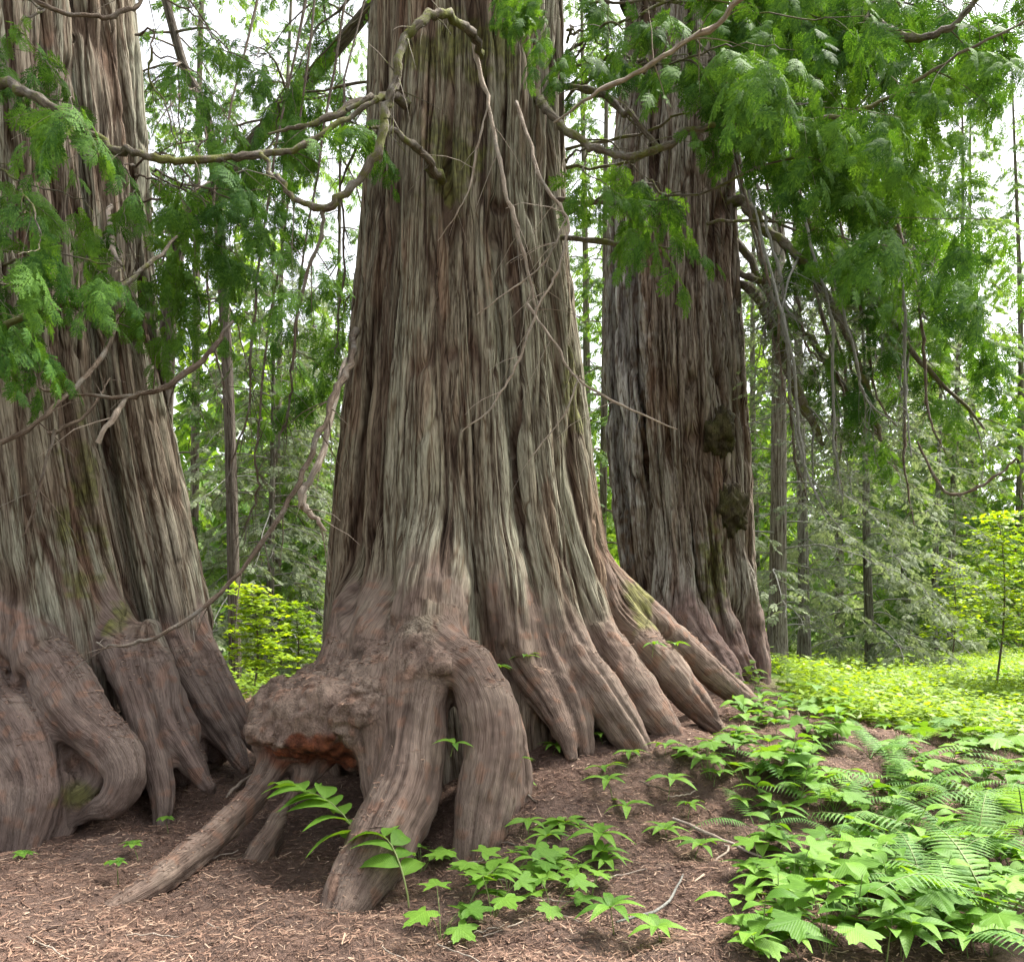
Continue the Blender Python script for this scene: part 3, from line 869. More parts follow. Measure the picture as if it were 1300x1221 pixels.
NEAR = [cluster_mesh('cedar_spray', RNG.uniform(.6, .95), 12, 0, 100 + i, M_CEDAR, M_TWIG, (.24, .46), 15) for i in range(6)]
print('near cluster tris', len(NEAR[0][0].polygons))

def limb_mesh(name, L, seed, leaf, wood, nsub, droop, lod=1, rad=.03, spray_l=(.3, .55), dead=False, density=1.0, hang=.6):
    """a whole background limb with twigs and foliage in one mesh (wood slot 0, leaf slot 1)"""
    rg = np.random.default_rng(seed)
    P = twig_path(L, 12, droop, rg, .06)
    P[:, 2] += .12 * L * np.sin(np.linspace(0, 1, 12) * 2.6)
    wv = MB(); lv = MB()
    V, q, g = tube(P, np.linspace(rad, rad * .15, 12), 5); wv.add(V, q, grain=g)
    for i in range(nsub):
        t = .15 + .85 * (i + rg.uniform(0, .7)) / nsub; t = min(.99, t)
        k = t * 11; i0 = min(10, int(k)); b = P[i0] + (P[i0 + 1] - P[i0]) * (k - i0)
        side = 1 if i % 2 else -1
        az = rg.uniform(.6, 1.25) * side
        l = L * .38 * (1.05 - .75 * t) * rg.uniform(.7, 1.2)
        d = np.array([math.cos(az), math.sin(az), rg.uniform(-.5, .12) if not dead else rg.uniform(-.35, .25)]); d /= np.linalg.norm(d)
        Q = b + np.linspace(0, 1, 5)[:, None] * d * l; Q[:, 2] -= droop * .6 * l * np.linspace(0, 1, 5) ** 2
        V, q, g = tube(Q, np.linspace(rad * .28, rad * .07, 5), 3); wv.add(V, q, grain=g)
        ns = int(round(density * (3 + 6 * l)))
        for j in range(ns):
            tt = (j + rg.uniform(.2, 1)) / ns
            b2 = b + d * l * tt; b2[2] -= droop * .6 * l * tt * tt
            az2 = az + rg.uniform(-1, 1)
            if dead:
                d3 = np.array([math.cos(az2), math.sin(az2), rg.uniform(-.9, .3)]) * l * rg.uniform(.2, .5)
                V, q, g = tube(np.array([b2, b2 + d3 * .5 + np.array([0, 0, .02]), b2 + d3]), [rad * .09, rad * .06, rad * .03], 3); wv.add(V, q, grain=g)
                if rg.random() > .75: continue
            d2 = np.array([math.cos(az2), math.sin(az2), -rg.uniform(.1, hang + .3)])
            sl = rg.uniform(*spray_l) * (.6 if dead else 1)
            Vs, Ts = spray_geo(sl, 12 if lod == 1 else 8, lod, rg, rg.uniform(.2, .5))
            lv.add(Vs @ rot_to(d2, rg.normal(0, .6)).T + b2, Ts)
    nwood = sum(len(x) for x in wv.F[4]) + sum(len(x) for x in wv.F[3])
    m = MB(); m.V = wv.V + lv.V; m.n = wv.n + lv.n
    m.F[4] = wv.F[4]; m.F[3] = [f + wv.n for f in lv.F[3]]
    A = np.concatenate([np.vstack(wv.A['grain']), np.zeros((lv.n, 3))])
    F3 = [np.vstack(m.F[4])] + ([np.vstack(m.F[3])] if m.F[3] else [])
    me = mesh_np(name, np.vstack(m.V), F3, [wood, leaf], True, {'grain': A})
    mi = np.ones(len(me.polygons), np.int32); mi[:len(F3[0])] = 0
    me.polygons.foreach_set('material_index', mi)
    return me

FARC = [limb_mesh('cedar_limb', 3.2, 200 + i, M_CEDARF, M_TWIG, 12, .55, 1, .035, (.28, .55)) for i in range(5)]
SPR = [limb_mesh('spruce_limb', 2.6, 300 + i, M_SPRUCE, M_GREYT, 13, .35, 2, .022, (.14, .3), hang=.35) for i in range(4)]
DEADL = [limb_mesh('dead_limb', 2.2, 400 + i, M_SPRUCE, M_GREYT, 14, .28, 2, .022, (.10, .22), dead=True, density=.9) for i in range(4)]
DARKL = [limb_mesh('bare_limb', 2.4, 500 + i, M_CEDAR, M_TWIG, 14, .3, 1, .022, (.16, .34), dead=True, density=.8) for i in range(4)]
print('limb tris', len(FARC[0].polygons), len(SPR[0].polygons), len(DEADL[0].polygons), time.time() - T00)

# ------------------------------------------------------------------ limbs of the giant cedars
def limb(tree, pts, mat, name='branch', sides=7, n=6, wob=.012, label=None, twigs=5):
    """pts: (x,y,z,r) world -> wood part of the tree; returns object, resampled path"""
    C = catmull(np.array(pts, float), n)
    rg = np.random.default_rng(int(abs(C[0].sum()) * 1e4) % 99991)
    L = np.linalg.norm(np.diff(C[:, :3], axis=0), axis=1).sum()
    C[1:-1, :3] += rg.normal(0, wob * min(1, L * .3), (len(C) - 2, 3)) * .6
    C[:, 3] *= .70 * (1 + .13 * rg.normal(0, 1, len(C)).clip(-1, 1))
    kink = np.repeat(rg.normal(0, 1, (len(C) // 3 + 1, 3)), 3, 0)[:len(C)] * (C[:, 3:4] * .5)
    C[1:-1, :3] += kink[1:-1]
    org = C[0, :3].copy()
    V, q, g = tube(C[:, :3] - org, np.maximum(C[:, 3], .0015), sides)
    g0, V0 = g, V
    V += (V - np.repeat(C[:, :3] - org, sides, 0)) * .18 * rg.normal(0, 1, (len(V), 1)).clip(-1, 1)
    Vs_, qs_, gs_ = [V], [q], [g]; nv = len(V)
    for j in range(int(L * twigs)):                                  # fine side twigs
        i0 = rg.integers(len(C) // 5, len(C) - 1); tan = C[i0 + 1, :3] - C[i0, :3]; tan /= np.linalg.norm(tan) + 1e-9
        d = tan * rg.uniform(.2, 1) + rg.normal(0, .7, 3) + np.array([0, 0, -.35]); d /= np.linalg.norm(d)
        l = rg.uniform(.12, .5); t = np.linspace(0, 1, 5)[:, None]
        Pt = C[i0, :3] - org + d * l * t + np.array([0, 0, -.3 * l]) * t ** 2 + rg.normal(0, .02 * l, (5, 3)) * t
        a, b, c = tube(Pt, np.linspace(min(.006, C[i0, 3] * .5), .0012, 5), 3)
        Vs_.append(a); qs_.append(b + nv); gs_.append(c); nv += len(a)
    V, q, g = np.vstack(Vs_), np.vstack(qs_), np.vstack(gs_)
    o = mobj(name, mesh_np(name, V, q, [mat], True, {'grain': g}), tree)
    o.location = Vector(org) - tree.location
    if label: o['label'] = label
    return o, C[:, :3], org

def plimb(tree, pts, mat, **kw):
    return limb(tree, [pxr(*p) for p in pts], mat, **kw)

NCL = 0
def leafy(o, C, org, rg, step=.22, t0=.3, scale=1.0, hang=.5, leaf_set=NEAR, prob=1.0):
    global NCL
    s_ = np.concatenate([[0], np.cumsum(np.linalg.norm(np.diff(C, axis=0), axis=1))])
    L = s_[-1]; s0 = t0 * L; side = 1
    while s0 < L:
        if rg.random() < prob:
            p = np.array([np.interp(s0, s_, C[:, k]) for k in range(3)])
            p2 = np.array([np.interp(min(L, s0 + .1), s_, C[:, k]) for k in range(3)])
            tan = p2 - p + 1e-6; tan /= np.linalg.norm(tan)
            lat = np.cross(tan, (0, 0, 1)); lat /= np.linalg.norm(lat) + 1e-6
            d = tan * rg.uniform(.2, .8) + lat * side * rg.uniform(.3, 1) + np.array([0, 0, -rg.uniform(.1, hang + .4)])
            l, w = leaf_set[rg.integers(len(leaf_set))]
            R = Matrix(rot_to(d, rg.normal(0, .3)).tolist()).to_4x4()
            sc = scale * rg.uniform(.75, 1.2)
            f = bpy.data.objects.new('foliage_spray', l); link(f, o)
            f.matrix_local = Matrix.Translation(Vector(p - org)) @ R @ Matrix.Scale(sc, 4)
            NCL += 1
        side = -side
        s0 += step * rg.uniform(.6, 1.4)

def auto_limb(tree, start, end, rg, r0=.03, up=.5, **kw):
    S_, E_ = np.array(start), np.array(end)
    L = np.linalg.norm(E_ - S_)
    t = np.linspace(0, 1, 6)[:, None]
    P = S_ + (E_ - S_) * t
    P[:, 2] += up * np.sin(np.pi * t[:, 0] ** .8) * L * .25
    P[1:-1] += rg.normal(0, .04 * L, (4, 3)) * np.array([1, 1, .5])
    R = r0 * (1 - .88 * t[:, 0])
    o, C, org = limb(tree, np.hstack([P, R[:, None]]), kw.pop('mat', M_MOSSY), wob=.02)
    leafy(o, C, org, rg, **kw)
    return o

rg = np.random.default_rng(21)
# foliage hanging in front of the twin cedar
for i in range(12):
    e = at(rg.uniform(-40, 165), rg.uniform(90, 430), rg.uniform(4.4, 5.9))
    st = np.array([-4.0 + rg.uniform(-.6, .5), 6.2, e[2] + rg.uniform(.3, 1.2)])
    auto_limb(T2, st, e, rg, .018, .35, step=.27, t0=.45, scale=.58)
for i in range(6):
    e = at(rg.uniform(190, 330), rg.uniform(240, 480), rg.uniform(5.8, 7.4))
    auto_limb(T2, (-3.2, 7.0, e[2] + rg.uniform(.8, 2)), e, rg, .016, .3, step=.3, t0=.5, scale=.6)
for i in range(8):
    e = at(rg.uniform(150, 400), rg.uniform(140, 400), rg.uniform(5.2, 7.0))
    auto_limb(T2, (-3.3, 6.9, e[2] + rg.uniform(.6, 1.8)), e, rg, .014, .3, step=.24, t0=.5, scale=.5, mat=M_TWIG)
# foliage upper right, from the centre and right cedars
for i in range(17):
    x_ = rg.uniform(960, 1330); e = at(x_, rg.uniform(-20, 130 if x_ < 1080 else 290), rg.uniform(4.8, 7.5))
    auto_limb(T1, (.5, 7.3, e[2] + rg.uniform(.8, 2.0)), e, rg, .022, .35, step=.2, t0=.55, scale=.66)
for (x, y) in [(770, 20), (800, 70), (745, 60), (850, 240), (835, 290), (870, 30), (900, 90), (790, 250)]:
    e = at(x, y, rg.uniform(5.6, 6.8))
    auto_limb(T1, (.5, 7.2, e[2] + rg.uniform(.6, 1.4)), e, rg, .018, .35, step=.2, t0=.55, scale=.55)
for i in range(19):
    x_ = rg.uniform(950, 1280); e = at(x_, rg.uniform(-20, 170 if x_ < 1110 else 450), rg.uniform(8.5, 12))
    auto_limb(T3, (2.6, 11.6, e[2] + rg.uniform(1, 3)), e, rg, .035, .4, step=.3, t0=.45, scale=.95)
for i in range(4):
    e = at(rg.uniform(590, 720), rg.uniform(-10, 110), rg.uniform(5.2, 5.9))
    auto_limb(T1, (-.1, 6.6, e[2] + rg.uniform(.3, .9)), e, rg, .010, .3, step=.28, t0=.5, scale=.45)
for i in range(6):
    e = at(rg.uniform(235, 440), rg.uniform(160, 580), rg.uniform(8.2, 11))
    auto_limb(T1, (-1.0, 7.8, e[2] + rg.uniform(1, 2.6)), e, rg, .025, .3, step=.36, t0=.5, scale=.85)
print('clusters', NCL, time.time() - T00)

# limbs and dead strands that can be followed one by one
o, C, g0 = plimb(T2, [(-30, 90, 5.7, 9), (0, 105, 5.4, 9), (50, 128, 5.2, 8), (110, 170, 5.2, 7), (170, 190, 5.2, 7), (215, 203, 5.25, 7), (280, 202, 5.4, 6.5), (330, 196, 5.5, 6), (390, 182, 5.6, 5.5), (440, 150, 5.7, 5), (480, 126, 5.8, 4)], M_MOSSY, label='long sagging mossy limb')
leafy(o, C, g0, rg, .35, .1, .6, prob=.6)
plimb(T1, [(612, 70, 6.35, 8), (595, 40, 6.0, 8), (572, 22, 5.8, 8), (545, 22, 5.65, 8), (516, 46, 5.55, 8), (505, 92, 5.45, 7.5), (490, 140, 5.4, 7.5), (476, 200, 5.35, 8), (440, 245, 5.3, 7.5), (410, 262, 5.3, 7), (372, 250, 5.35, 5), (348, 222, 5.4, 4.5), (332, 196, 5.45, 4)], M_MOSSY, label='mossy limb arching down in front of the trunk')
plimb(T1, [(412, 262, 5.3, 4), (405, 300, 5.35, 3.5), (385, 360, 5.4, 3), (375, 420, 5.45, 2.5), (372, 470, 5.5, 1.5)], M_TWIG)
plimb(T1, [(478, 126, 6.35, 6), (450, 130, 6.1, 6), (420, 152, 5.95, 6), (380, 160, 5.85, 4), (340, 170, 5.8, 2)], M_MOSSY)
plimb(T1, [(452, 420, 6.6, 7), (440, 470, 6.0, 6), (418, 515, 5.6, 5.5), (388, 590, 5.4, 5), (352, 660, 5.3, 4.5), (292, 740, 5.2, 4), (215, 800, 5.1, 3.5), (160, 819, 5.1, 3), (122, 815, 5.1, 1.5)], M_TWIG, label='long bare limb curving down to the left')
plimb(T1, [(440, 455, 6.2, 3), (420, 520, 5.75, 6), (406, 585, 5.6, 7), (384, 622, 5.55, 7), (388, 645, 5.55, 6.5), (402, 660, 5.55, 5), (414, 674, 5.55, 2)], M_PALE, label='twisted broken limb end')
plimb(T1, [(600, 45, 6.3, 5), (618, 120, 6.22, 4), (632, 195, 6.15, 4), (648, 265, 6.1, 4), (668, 335, 6.1, 3.5), (680, 390, 6.1, 2)], M_PALE)
plimb(T1, [(655, 130, 6.3, 4), (672, 180, 6.1, 3), (690, 235, 6.0, 3), (720, 276, 5.95, 2.5), (712, 330, 5.95, 2.5), (690, 380, 5.95, 2.3), (655, 465, 5.95, 2.2), (625, 515, 5.95, 1.8), (585, 550, 5.95, 1)], M_PALE)
plimb(T1, [(720, 276, 5.95, 2), (690, 335, 5.98, 1.8), (645, 370, 6.0, 1.5), (605, 400, 6.05, 1)], M_PALE)
plimb(T1, [(620, 135, 6.2, 2), (605, 190, 6.15, 1.8), (598, 235, 6.15, 1.5), (580, 270, 6.15, 1.3), (556, 306, 6.2, .8)], M_PALE)
plimb(T1, [(668, 385, 6.4, 3), (700, 430, 6.2, 2.5), (735, 480, 6.15, 2.3), (790, 515, 6.1, 2), (860, 545, 6.1, 1)], M_PALE)
plimb(T1, [(735, 480, 6.15, 2), (720, 520, 6.1, 1.7), (690, 560, 6.1, 1.4), (672, 585, 6.1, .8)], M_PALE)
o, C, g0 = plimb(T1, [(680, 120, 6.7, 8), (695, 140, 6.4, 8), (720, 166, 6.2, 7), (760, 190, 6.1, 6.5), (800, 200, 6.05, 6), (842, 190, 6.0, 6), (880, 166, 6.0, 5), (960, 160, 5.9, 4.5), (1050, 150, 5.8, 4), (1120, 130, 5.7, 3.5), (1200, 82, 5.6, 3), (1310, 22, 5.5, 2)], M_MOSSY, label='thin mossy limb reaching far to the right')
leafy(o, C, g0, rg, .22, .45, .55, prob=.9)
plimb(T1, [(703, 156, 5.9, 1.5), (760, 116, 5.7, 4), (830, 80, 5.5, 4.5), (900, 35, 5.3, 5), (960, -12, 5.1, 5.5)], M_PALE)
plimb(T1, [(700, 110, 6.9, 6), (730, 114, 6.5, 6), (765, 120, 6.3, 6), (800, 150, 6.15, 5), (838, 192, 6.02, 4)], M_MOSSY)
plimb(T1, [(700, 255, 6.9, 4), (760, 258, 6.6, 4), (826, 262, 6.4, 2)], M_TWIG)
plimb(T1, [(705, 303, 6.9, 5), (780, 308, 6.6, 4.5), (850, 316, 6.4, 2)], M_MOSSY)
plimb(T1, [(560, 230, 6.5, 10), (545, 205, 6.2, 8), (520, 180, 6.0, 6), (495, 165, 5.9, 4), (470, 163, 5.85, 3)], M_MOSSY, label='moss clad stub')
plimb(T1, [(520, 130, 6.6, 9), (495, 124, 6.2, 7), (470, 128, 6.0, 5), (440, 140, 5.9, 4)], M_MOSSY)
# twin cedar's lower dead limbs
plimb(T2, [(296, 408, 5.5, 3), (262, 450, 5.4, 5), (216, 490, 5.3, 5.5), (168, 501, 5.25, 5), (110, 501, 5.2, 3), (55, 495, 5.2, 2), (47, 482, 5.2, 1)], M_TWIG)
plimb(T2, [(163, 503, 5.27, 4.5), (145, 525, 5.2, 5), (124, 562, 5.15, 4.5)], M_PALE, label='bleached broken stub')
plimb(T2, [(0, 562, 4.9, 5), (45, 535, 5.0, 4), (85, 500, 5.2, 4), (130, 450, 5.5, 4), (150, 400, 5.8, 3)], M_TWIG)
plimb(T2, [(70, 545, 5.0, 3), (55, 600, 5.0, 2.5), (38, 660, 5.0, 2), (28, 682, 5.0, 1)], M_TWIG)
plimb(T2, [(60, 550, 5.1, 3.5), (100, 535, 5.2, 3), (125, 505, 5.3, 2.5), (140, 480, 5.4, 1)], M_TWIG)
plimb(T2, [(142, 262, 6.6, 4), (135, 305, 6.2, 5), (120, 336, 6.05, 5), (108, 352, 6.0, 4.5), (105, 370, 5.95, 2)], M_PALE, label='bleached forked stub')
plimb(T2, [(139, 285, 6.3, 5), (143, 320, 6.0, 5), (156, 338, 5.95, 3)], M_PALE)
plimb(T2, [(-20, 428, 5.2, 6), (40, 400, 5.1, 6), (80, 385, 5.1, 6), (120, 385, 5.15, 5), (180, 345, 5.3, 4), (225, 300, 5.5, 2)], M_MOSSY)
plimb(T2, [(40, -5, 5.4, 4), (80, 15, 5.4, 4), (130, 22, 5.5, 4), (170, 8, 5.6, 3.5), (190, -15, 5.7, 3)], M_TWIG)
for (x0, y0, x1, y1, d) in [(322, 400, 288, 626, 6.6), (326, 560, 312, 686, 6.8), (372, 440, 350, 590, 7.0), (432, 200, 425, 450, 7.4), (265, 330, 280, 520, 7.4)]:
    m = (x0 + x1) / 2 + rg.uniform(-12, 12)
    plimb(T1, [(x0 + 90, min(y0 - 380, -120), d + 1.2, 2.5), (x0 + 20, y0 - 160, d + .5, 2), (x0, y0, d, 2.2), (m, (y0 + y1) / 2, d, 2), (x1 + 4, y1 - 30, d, 1.5), (x1, y1, d, 1)], M_TWIG)
# right cedar: heavy limbs sweeping down to the right, dead twigs below them
heavy = [[(925, 240, 11.6, 9), (950, 268, 11.2, 9), (990, 302, 10.9, 8), (1030, 345, 10.7, 8), (1075, 425, 10.5, 7), (1110, 520, 10.4, 5), (1118, 560, 10.4, 3)],
         [(925, 350, 11.8, 9), (965, 385, 11.4, 9), (1000, 465, 11.1, 9), (1030, 530, 11, 8), (1046, 565, 11, 3)],
         [(930, 300, 11.9, 7), (1000, 395, 11.4, 7), (1050, 465, 11.2, 6), (1090, 520, 11.1, 5), (1116, 552, 11, 3)],
         [(930, 345, 11.6, 6), (960, 352, 11.3, 6), (990, 360, 11.1, 3)],
         [(928, 180, 11.8, 8), (990, 235, 11, 7), (1060, 330, 10.6, 6), (1130, 400, 10.4, 5), (1180, 470, 10.2, 4), (1250, 545, 10, 2)],
         [(928, 120, 11.8, 8), (1000, 160, 11, 7), (1090, 260, 10.5, 6), (1160, 300, 10.3, 5), (1240, 320, 10.2, 2)]]
for k, h in enumerate(heavy):
    o, C, g0 = plimb(T3, h, M_MOSSY)
    for j in range(6):
        c = C[rg.integers(len(C) // 4, len(C))] - g0
        w = bpy.data.objects.new('dead_twig', DEADL[j % 4]); link(w, o)
        d = np.array([rg.uniform(-.3, .7), rg.uniform(-.5, .3), -rg.uniform(.6, 1.4)])
        w.matrix_local = Matrix.Translation(Vector(c)) @ Matrix(rot_to(d, rg.uniform(-1.5, 1.5)).tolist()).to_4x4() @ Matrix.Scale(rg.uniform(.45, .95), 4)
    if k in (0, 2, 4, 5): leafy(o, C, g0, rg, .4, .35, .9, prob=.75)
for i in range(26):
    x = rg.uniform(945, 1180); y = rg.uniform(300, 470); d = rg.uniform(9.6, 12)
    h = rg.uniform(90, 240); sx = rg.uniform(-15, 70)
    plimb(T3, [(x - 60, y - 240, d + .8, 1.5), (x - 25, y - 90, d + .4, 2.6), (x, y, d, 2.6), (x + sx * .15, y + h * .4, d, 2.6), (x + sx * .4, y + h * .75, d - .1, 2), (x + sx, y + h, d - .2, 1)], M_GREYT if i % 2 else M_TWIG)
plimb(T3, [(1165, 560, 9.8, 2), (1200, 625, 9.6, 3), (1240, 618, 9.5, 3), (1270, 600, 9.4, 2.5), (1292, 582, 9.3, 1.5)], M_TWIG)
o, C, g0 = plimb(T3, [(1040, -60, 7.6, 8), (1085, 0, 6.6, 8), (1115, 30, 6.2, 8), (1160, 47, 6.0, 7), (1200, 35, 5.9, 6), (1245, -5, 5.8, 5)], M_MOSSY)
leafy(o, C, g0, rg, .25, .3, .55)

# burls on the right cedar: knobbly growths
def knobbly(tree, c, r, seed):
    n1, n2 = 44, 30
    th, ph = np.meshgrid(np.linspace(0, 2 * np.pi, n1, endpoint=False), np.linspace(.03, np.pi - .03, n2), indexing='ij')
    U = np.stack([np.cos(th) * np.sin(ph), np.sin(th) * np.sin(ph), np.cos(ph)], -1).reshape(-1, 3)
    k = 1 + .25 * noise3(U * 2.2 + seed) + .42 * np.abs(noise3(U * 5 + seed)) + .16 * np.abs(noise3(U * 11 + seed)) - .16
    V = U * k[:, None] * np.array(r)
    i = np.arange(n1)[:, None]; j = np.arange(n2 - 1)[None, :]
    q = np.stack([i * n2 + j, i * n2 + j + 1, ((i + 1) % n1) * n2 + j + 1, ((i + 1) % n1) * n2 + j], -1).reshape(-1, 4)
    col = np.array([.062, .050, .030]) * (1 + .5 * noise3(U * 6 + 4))[:, None] + np.array([.02, .03, 0]) * np.clip(noise3(U * 3 + 9), 0, 1)[:, None]
    o = mobj('burl', mesh_np('burl', V, q, [M_BARK], True, {'grain': V * 3, 'root': np.full(len(V), .2), 'tint': col}), tree)
    o.location = Vector(c) - tree.location
knobbly(T3, at(910, 552, 11.18), (.24, .24, .36), 3)
knobbly(T3, at(923, 650, 11.2), (.25, .24, .33), 8)
print('TIME limbs', time.time() - T00)

# ------------------------------------------------------------------ background trees
def bg_tree(name, x, y, h, r, limbs, label, cat='tree', group=None, nb=34, z0=2.0, wood=M_BARK, seed=0, sc=1.0, lean=0.0, el=-.1, tint=(.16, .14, .115), zmax=None, top=.4, trunk_k=.8):
    rg = np.random.default_rng(seed)
    gz = float(ground_z(x, y))
    t = empty(name, (x, y, gz), label, cat, group)
    zs = np.linspace(-.3, h, 14); k = np.linspace(0, 1, 14)
    P = np.stack([lean * zs + .02 * h * .2 * np.sin(k * 5 + seed), .01 * h * np.sin(k * 4 + seed * 2), zs], 1)
    V, q, g = tube(P, r * trunk_k * (1 - .82 * k) + r * .35 * np.exp(-k * 40), 14)
    tn = np.array(tint) * (1 + .25 * noise3(V * np.array([9, 9, 1.2])))[:, None]
    mobj('trunk', mesh_np('trunk', V, q, [wood], True, {'grain': g, 'root': np.zeros(len(V)), 'tint': tn}), t)
    zm = zmax or h * .97
    for i in range(nb):
        z = z0 + (zm - z0) * (i + rg.uniform(0, .8)) / nb
        a = i * 2.399 + rg.uniform(-.5, .5)
        o = bpy.data.objects.new('branch', limbs[rg.integers(len(limbs))]); link(o, t)
        s_ = sc * rg.uniform(.75, 1.2) * (1 - (1 - top) * z / h)
        o.location = (float(np.interp(z, zs, P[:, 0])), float(np.interp(z, zs, P[:, 1])), z)
        o.rotation_euler = (rg.uniform(-.2, .2), rg.uniform(-.15, .25) - el, a)
        o.scale = (s_, s_, s_)
    return t

def X(px, d): return (px - HX) / F * d
BT = 'conifers standing behind the giant cedars'
# tall lichened spruces seen between the right cedar and the clearing
bg_tree('spruce_tree', X(985, 16.5), 16.5, 24, .24, DEADL + SPR[:1], 'tall grey trunked spruce with many bare horizontal limbs', 'tree', None, 84, 1.0, sc=.95, seed=1, tint=(.19, .17, .15), zmax=15, top=.8)
bg_tree('spruce_tree', X(1014, 18), 18, 20, .17, DEADL, 'slimmer grey trunked spruce with bare limbs', 'tree', None, 46, 1.0, sc=.8, seed=2, tint=(.17, .16, .14), zmax=14, top=.8)
bg_tree('spruce_tree', X(1105, 19), 19, 13, .15, SPR, 'bushy grey green spruce draped with lichen beside the bright clearing', 'tree', None, 96, .4, sc=1.15, seed=3, tint=(.15, .14, .12))
bg_tree('spruce_tree', X(1190, 26), 26, 13, .15, SPR, 'smaller grey green spruce at the back of the bright clearing', 'tree', None, 56, .6, sc=1.1, seed=4, tint=(.15, .14, .12))
bg_tree('spruce_tree', X(345, 16), 16, 9, .12, SPR, 'bushy grey green spruce behind the gap between the twin cedar and the massive cedar', 'tree', None, 84, .4, sc=1.1, seed=5, tint=(.15, .14, .12))
bg_tree('spruce_tree', X(400, 19), 19, 9, .12, SPR + FARC[:1], 'darker green young spruce low in the gap behind the massive cedar', 'tree', None, 76, .4, sc=1.1, seed=6, tint=(.15, .14, .12))
spots = [(232, 16, 22, .2, .04), (352, 18, 22, .16, .02), (505, 30, 23, .25, 0), (430, 25, 22, .2, 0), (170, 27, 22, .22, 0), (742, 26, 25, .26, 0), (758, 19, 20, .16, .02), (1060, 28, 25, .24, 0),
         (1150, 33, 26, .26, 0), (1215, 29, 22, .2, 0), (1290, 32, 24, .25, 0), (1235, 38, 26, .3, 0), (1350, 36, 24, .3, 0), (900, 34, 25, .3, 0), (960, 30, 24, .22, 0), (40, 24, 23, .25, 0), (410, 33, 16, .2, 0), (330, 30, 13, .2, 0)]
for i, (px, d, h, r, ln) in enumerate(spots):
    where = 'in the gap behind the twin stemmed cedar' if px < 520 else ('between the massive cedar and the ridged cedar' if px < 800 else 'beyond the bright clearing')
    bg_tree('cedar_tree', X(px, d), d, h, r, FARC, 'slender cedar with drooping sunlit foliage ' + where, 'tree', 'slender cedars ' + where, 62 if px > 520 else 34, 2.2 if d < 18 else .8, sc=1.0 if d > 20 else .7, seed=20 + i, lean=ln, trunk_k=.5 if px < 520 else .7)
# leaning dark snag crossing behind the gap
def leaning(pts, label):
    P = np.array([pxr(*p) for p in pts])
    C = catmull(P, 6)
    b = C[0, :3].copy(); b[2] = ground_z(b[0], b[1])
    t = empty('leaning_snag', b, label, 'tree')
    V, q, g = tube(C[:, :3] - b, C[:, 3], 10)
    mobj('trunk', mesh_np('trunk', V, q, [M_BARK], True, {'grain': g, 'root': np.zeros(len(V)), 'tint': np.tile([.10, .085, .07], (len(V), 1))}), t)
    rg = np.random.default_rng(int(pts[0][0]))
    for i in range(30):
        c = C[rg.integers(len(C) // 3, len(C)), :3] - b
        o = bpy.data.objects.new('branch', DARKL[i % 4]); link(o, t); o.location = Vector(c)
        o.rotation_euler = (rg.uniform(-.4, .4), rg.uniform(.1, .9), rg.uniform(0, 6.28)); s_ = rg.uniform(.5, 1.1); o.scale = (s_, s_, s_)
leaning([(190, 905, 11.5, 12), (205, 600, 11.4, 11), (222, 330, 11.2, 10), (270, 240, 11, 9.5), (350, 150, 10.8, 9), (455, 28, 10.5, 8), (540, -80, 10.2, 6)], 'dark bent snag slanting across the sky behind the twin cedar')
leaning([(300, 905, 13.5, 8), (290, 500, 13.5, 7), (268, 180, 13.4, 6.5), (232, 80, 13.3, 6), (200, -40, 13.2, 5)], 'thin leaning snag bent left at its top, behind the gap')

# far wooded slope: one mass nobody could count
def far_wood():
    rg = np.random.default_rng(77); m = MB()
    base = [spray_geo(1.0, 8, 2, rg, .4) for _ in range(4)]
    for i in range(160):
        a = rg.uniform(-.75, .75); d = rg.uniform(42, 105)
        x, y = d * math.sin(a), d * math.cos(a); h = rg.uniform(14, 26); z0 = float(ground_z(x, y))
        nb = 46
        for j in range(nb):
            t = (j + rg.random()) / nb; z = z0 + .6 + t * h; L = (1 - t) ** .8 * h * .2 + .5
            az = rg.uniform(0, 6.28)
            Vs, Ts = base[j % 4]
            R = rot_to((math.cos(az), math.sin(az), -.45), rg.normal(0, .4))
            m.add((Vs * L) @ R.T + np.array([x, y, z]), Ts)
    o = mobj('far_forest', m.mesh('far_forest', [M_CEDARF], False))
    tag(o, 'pale mass of conifers covering the slope far behind', 'forest', kind='stuff')
far_wood()
print('TIME background', time.time() - T00)

# ------------------------------------------------------------------ saplings with bright thin leaves
def maple_leaf_geo(sz):
    a = np.radians([-90, -35, -12, 30, 60, 90, 120, 150, 192, 215])
    r = np.array([.12, .62, .42, .85, .5, 1.0, .5, .85, .42, .62]) * sz
    V = np.stack([r * np.sin(a) + .1 * sz, r * np.cos(a), -.12 * np.abs(np.cos(a)) * r], 1)
    V = np.vstack([[[0, 0, 0]], V]); n = 10
    return V, np.array([(0, 1 + i, 1 + (i + 1) % n) for i in range(n)])

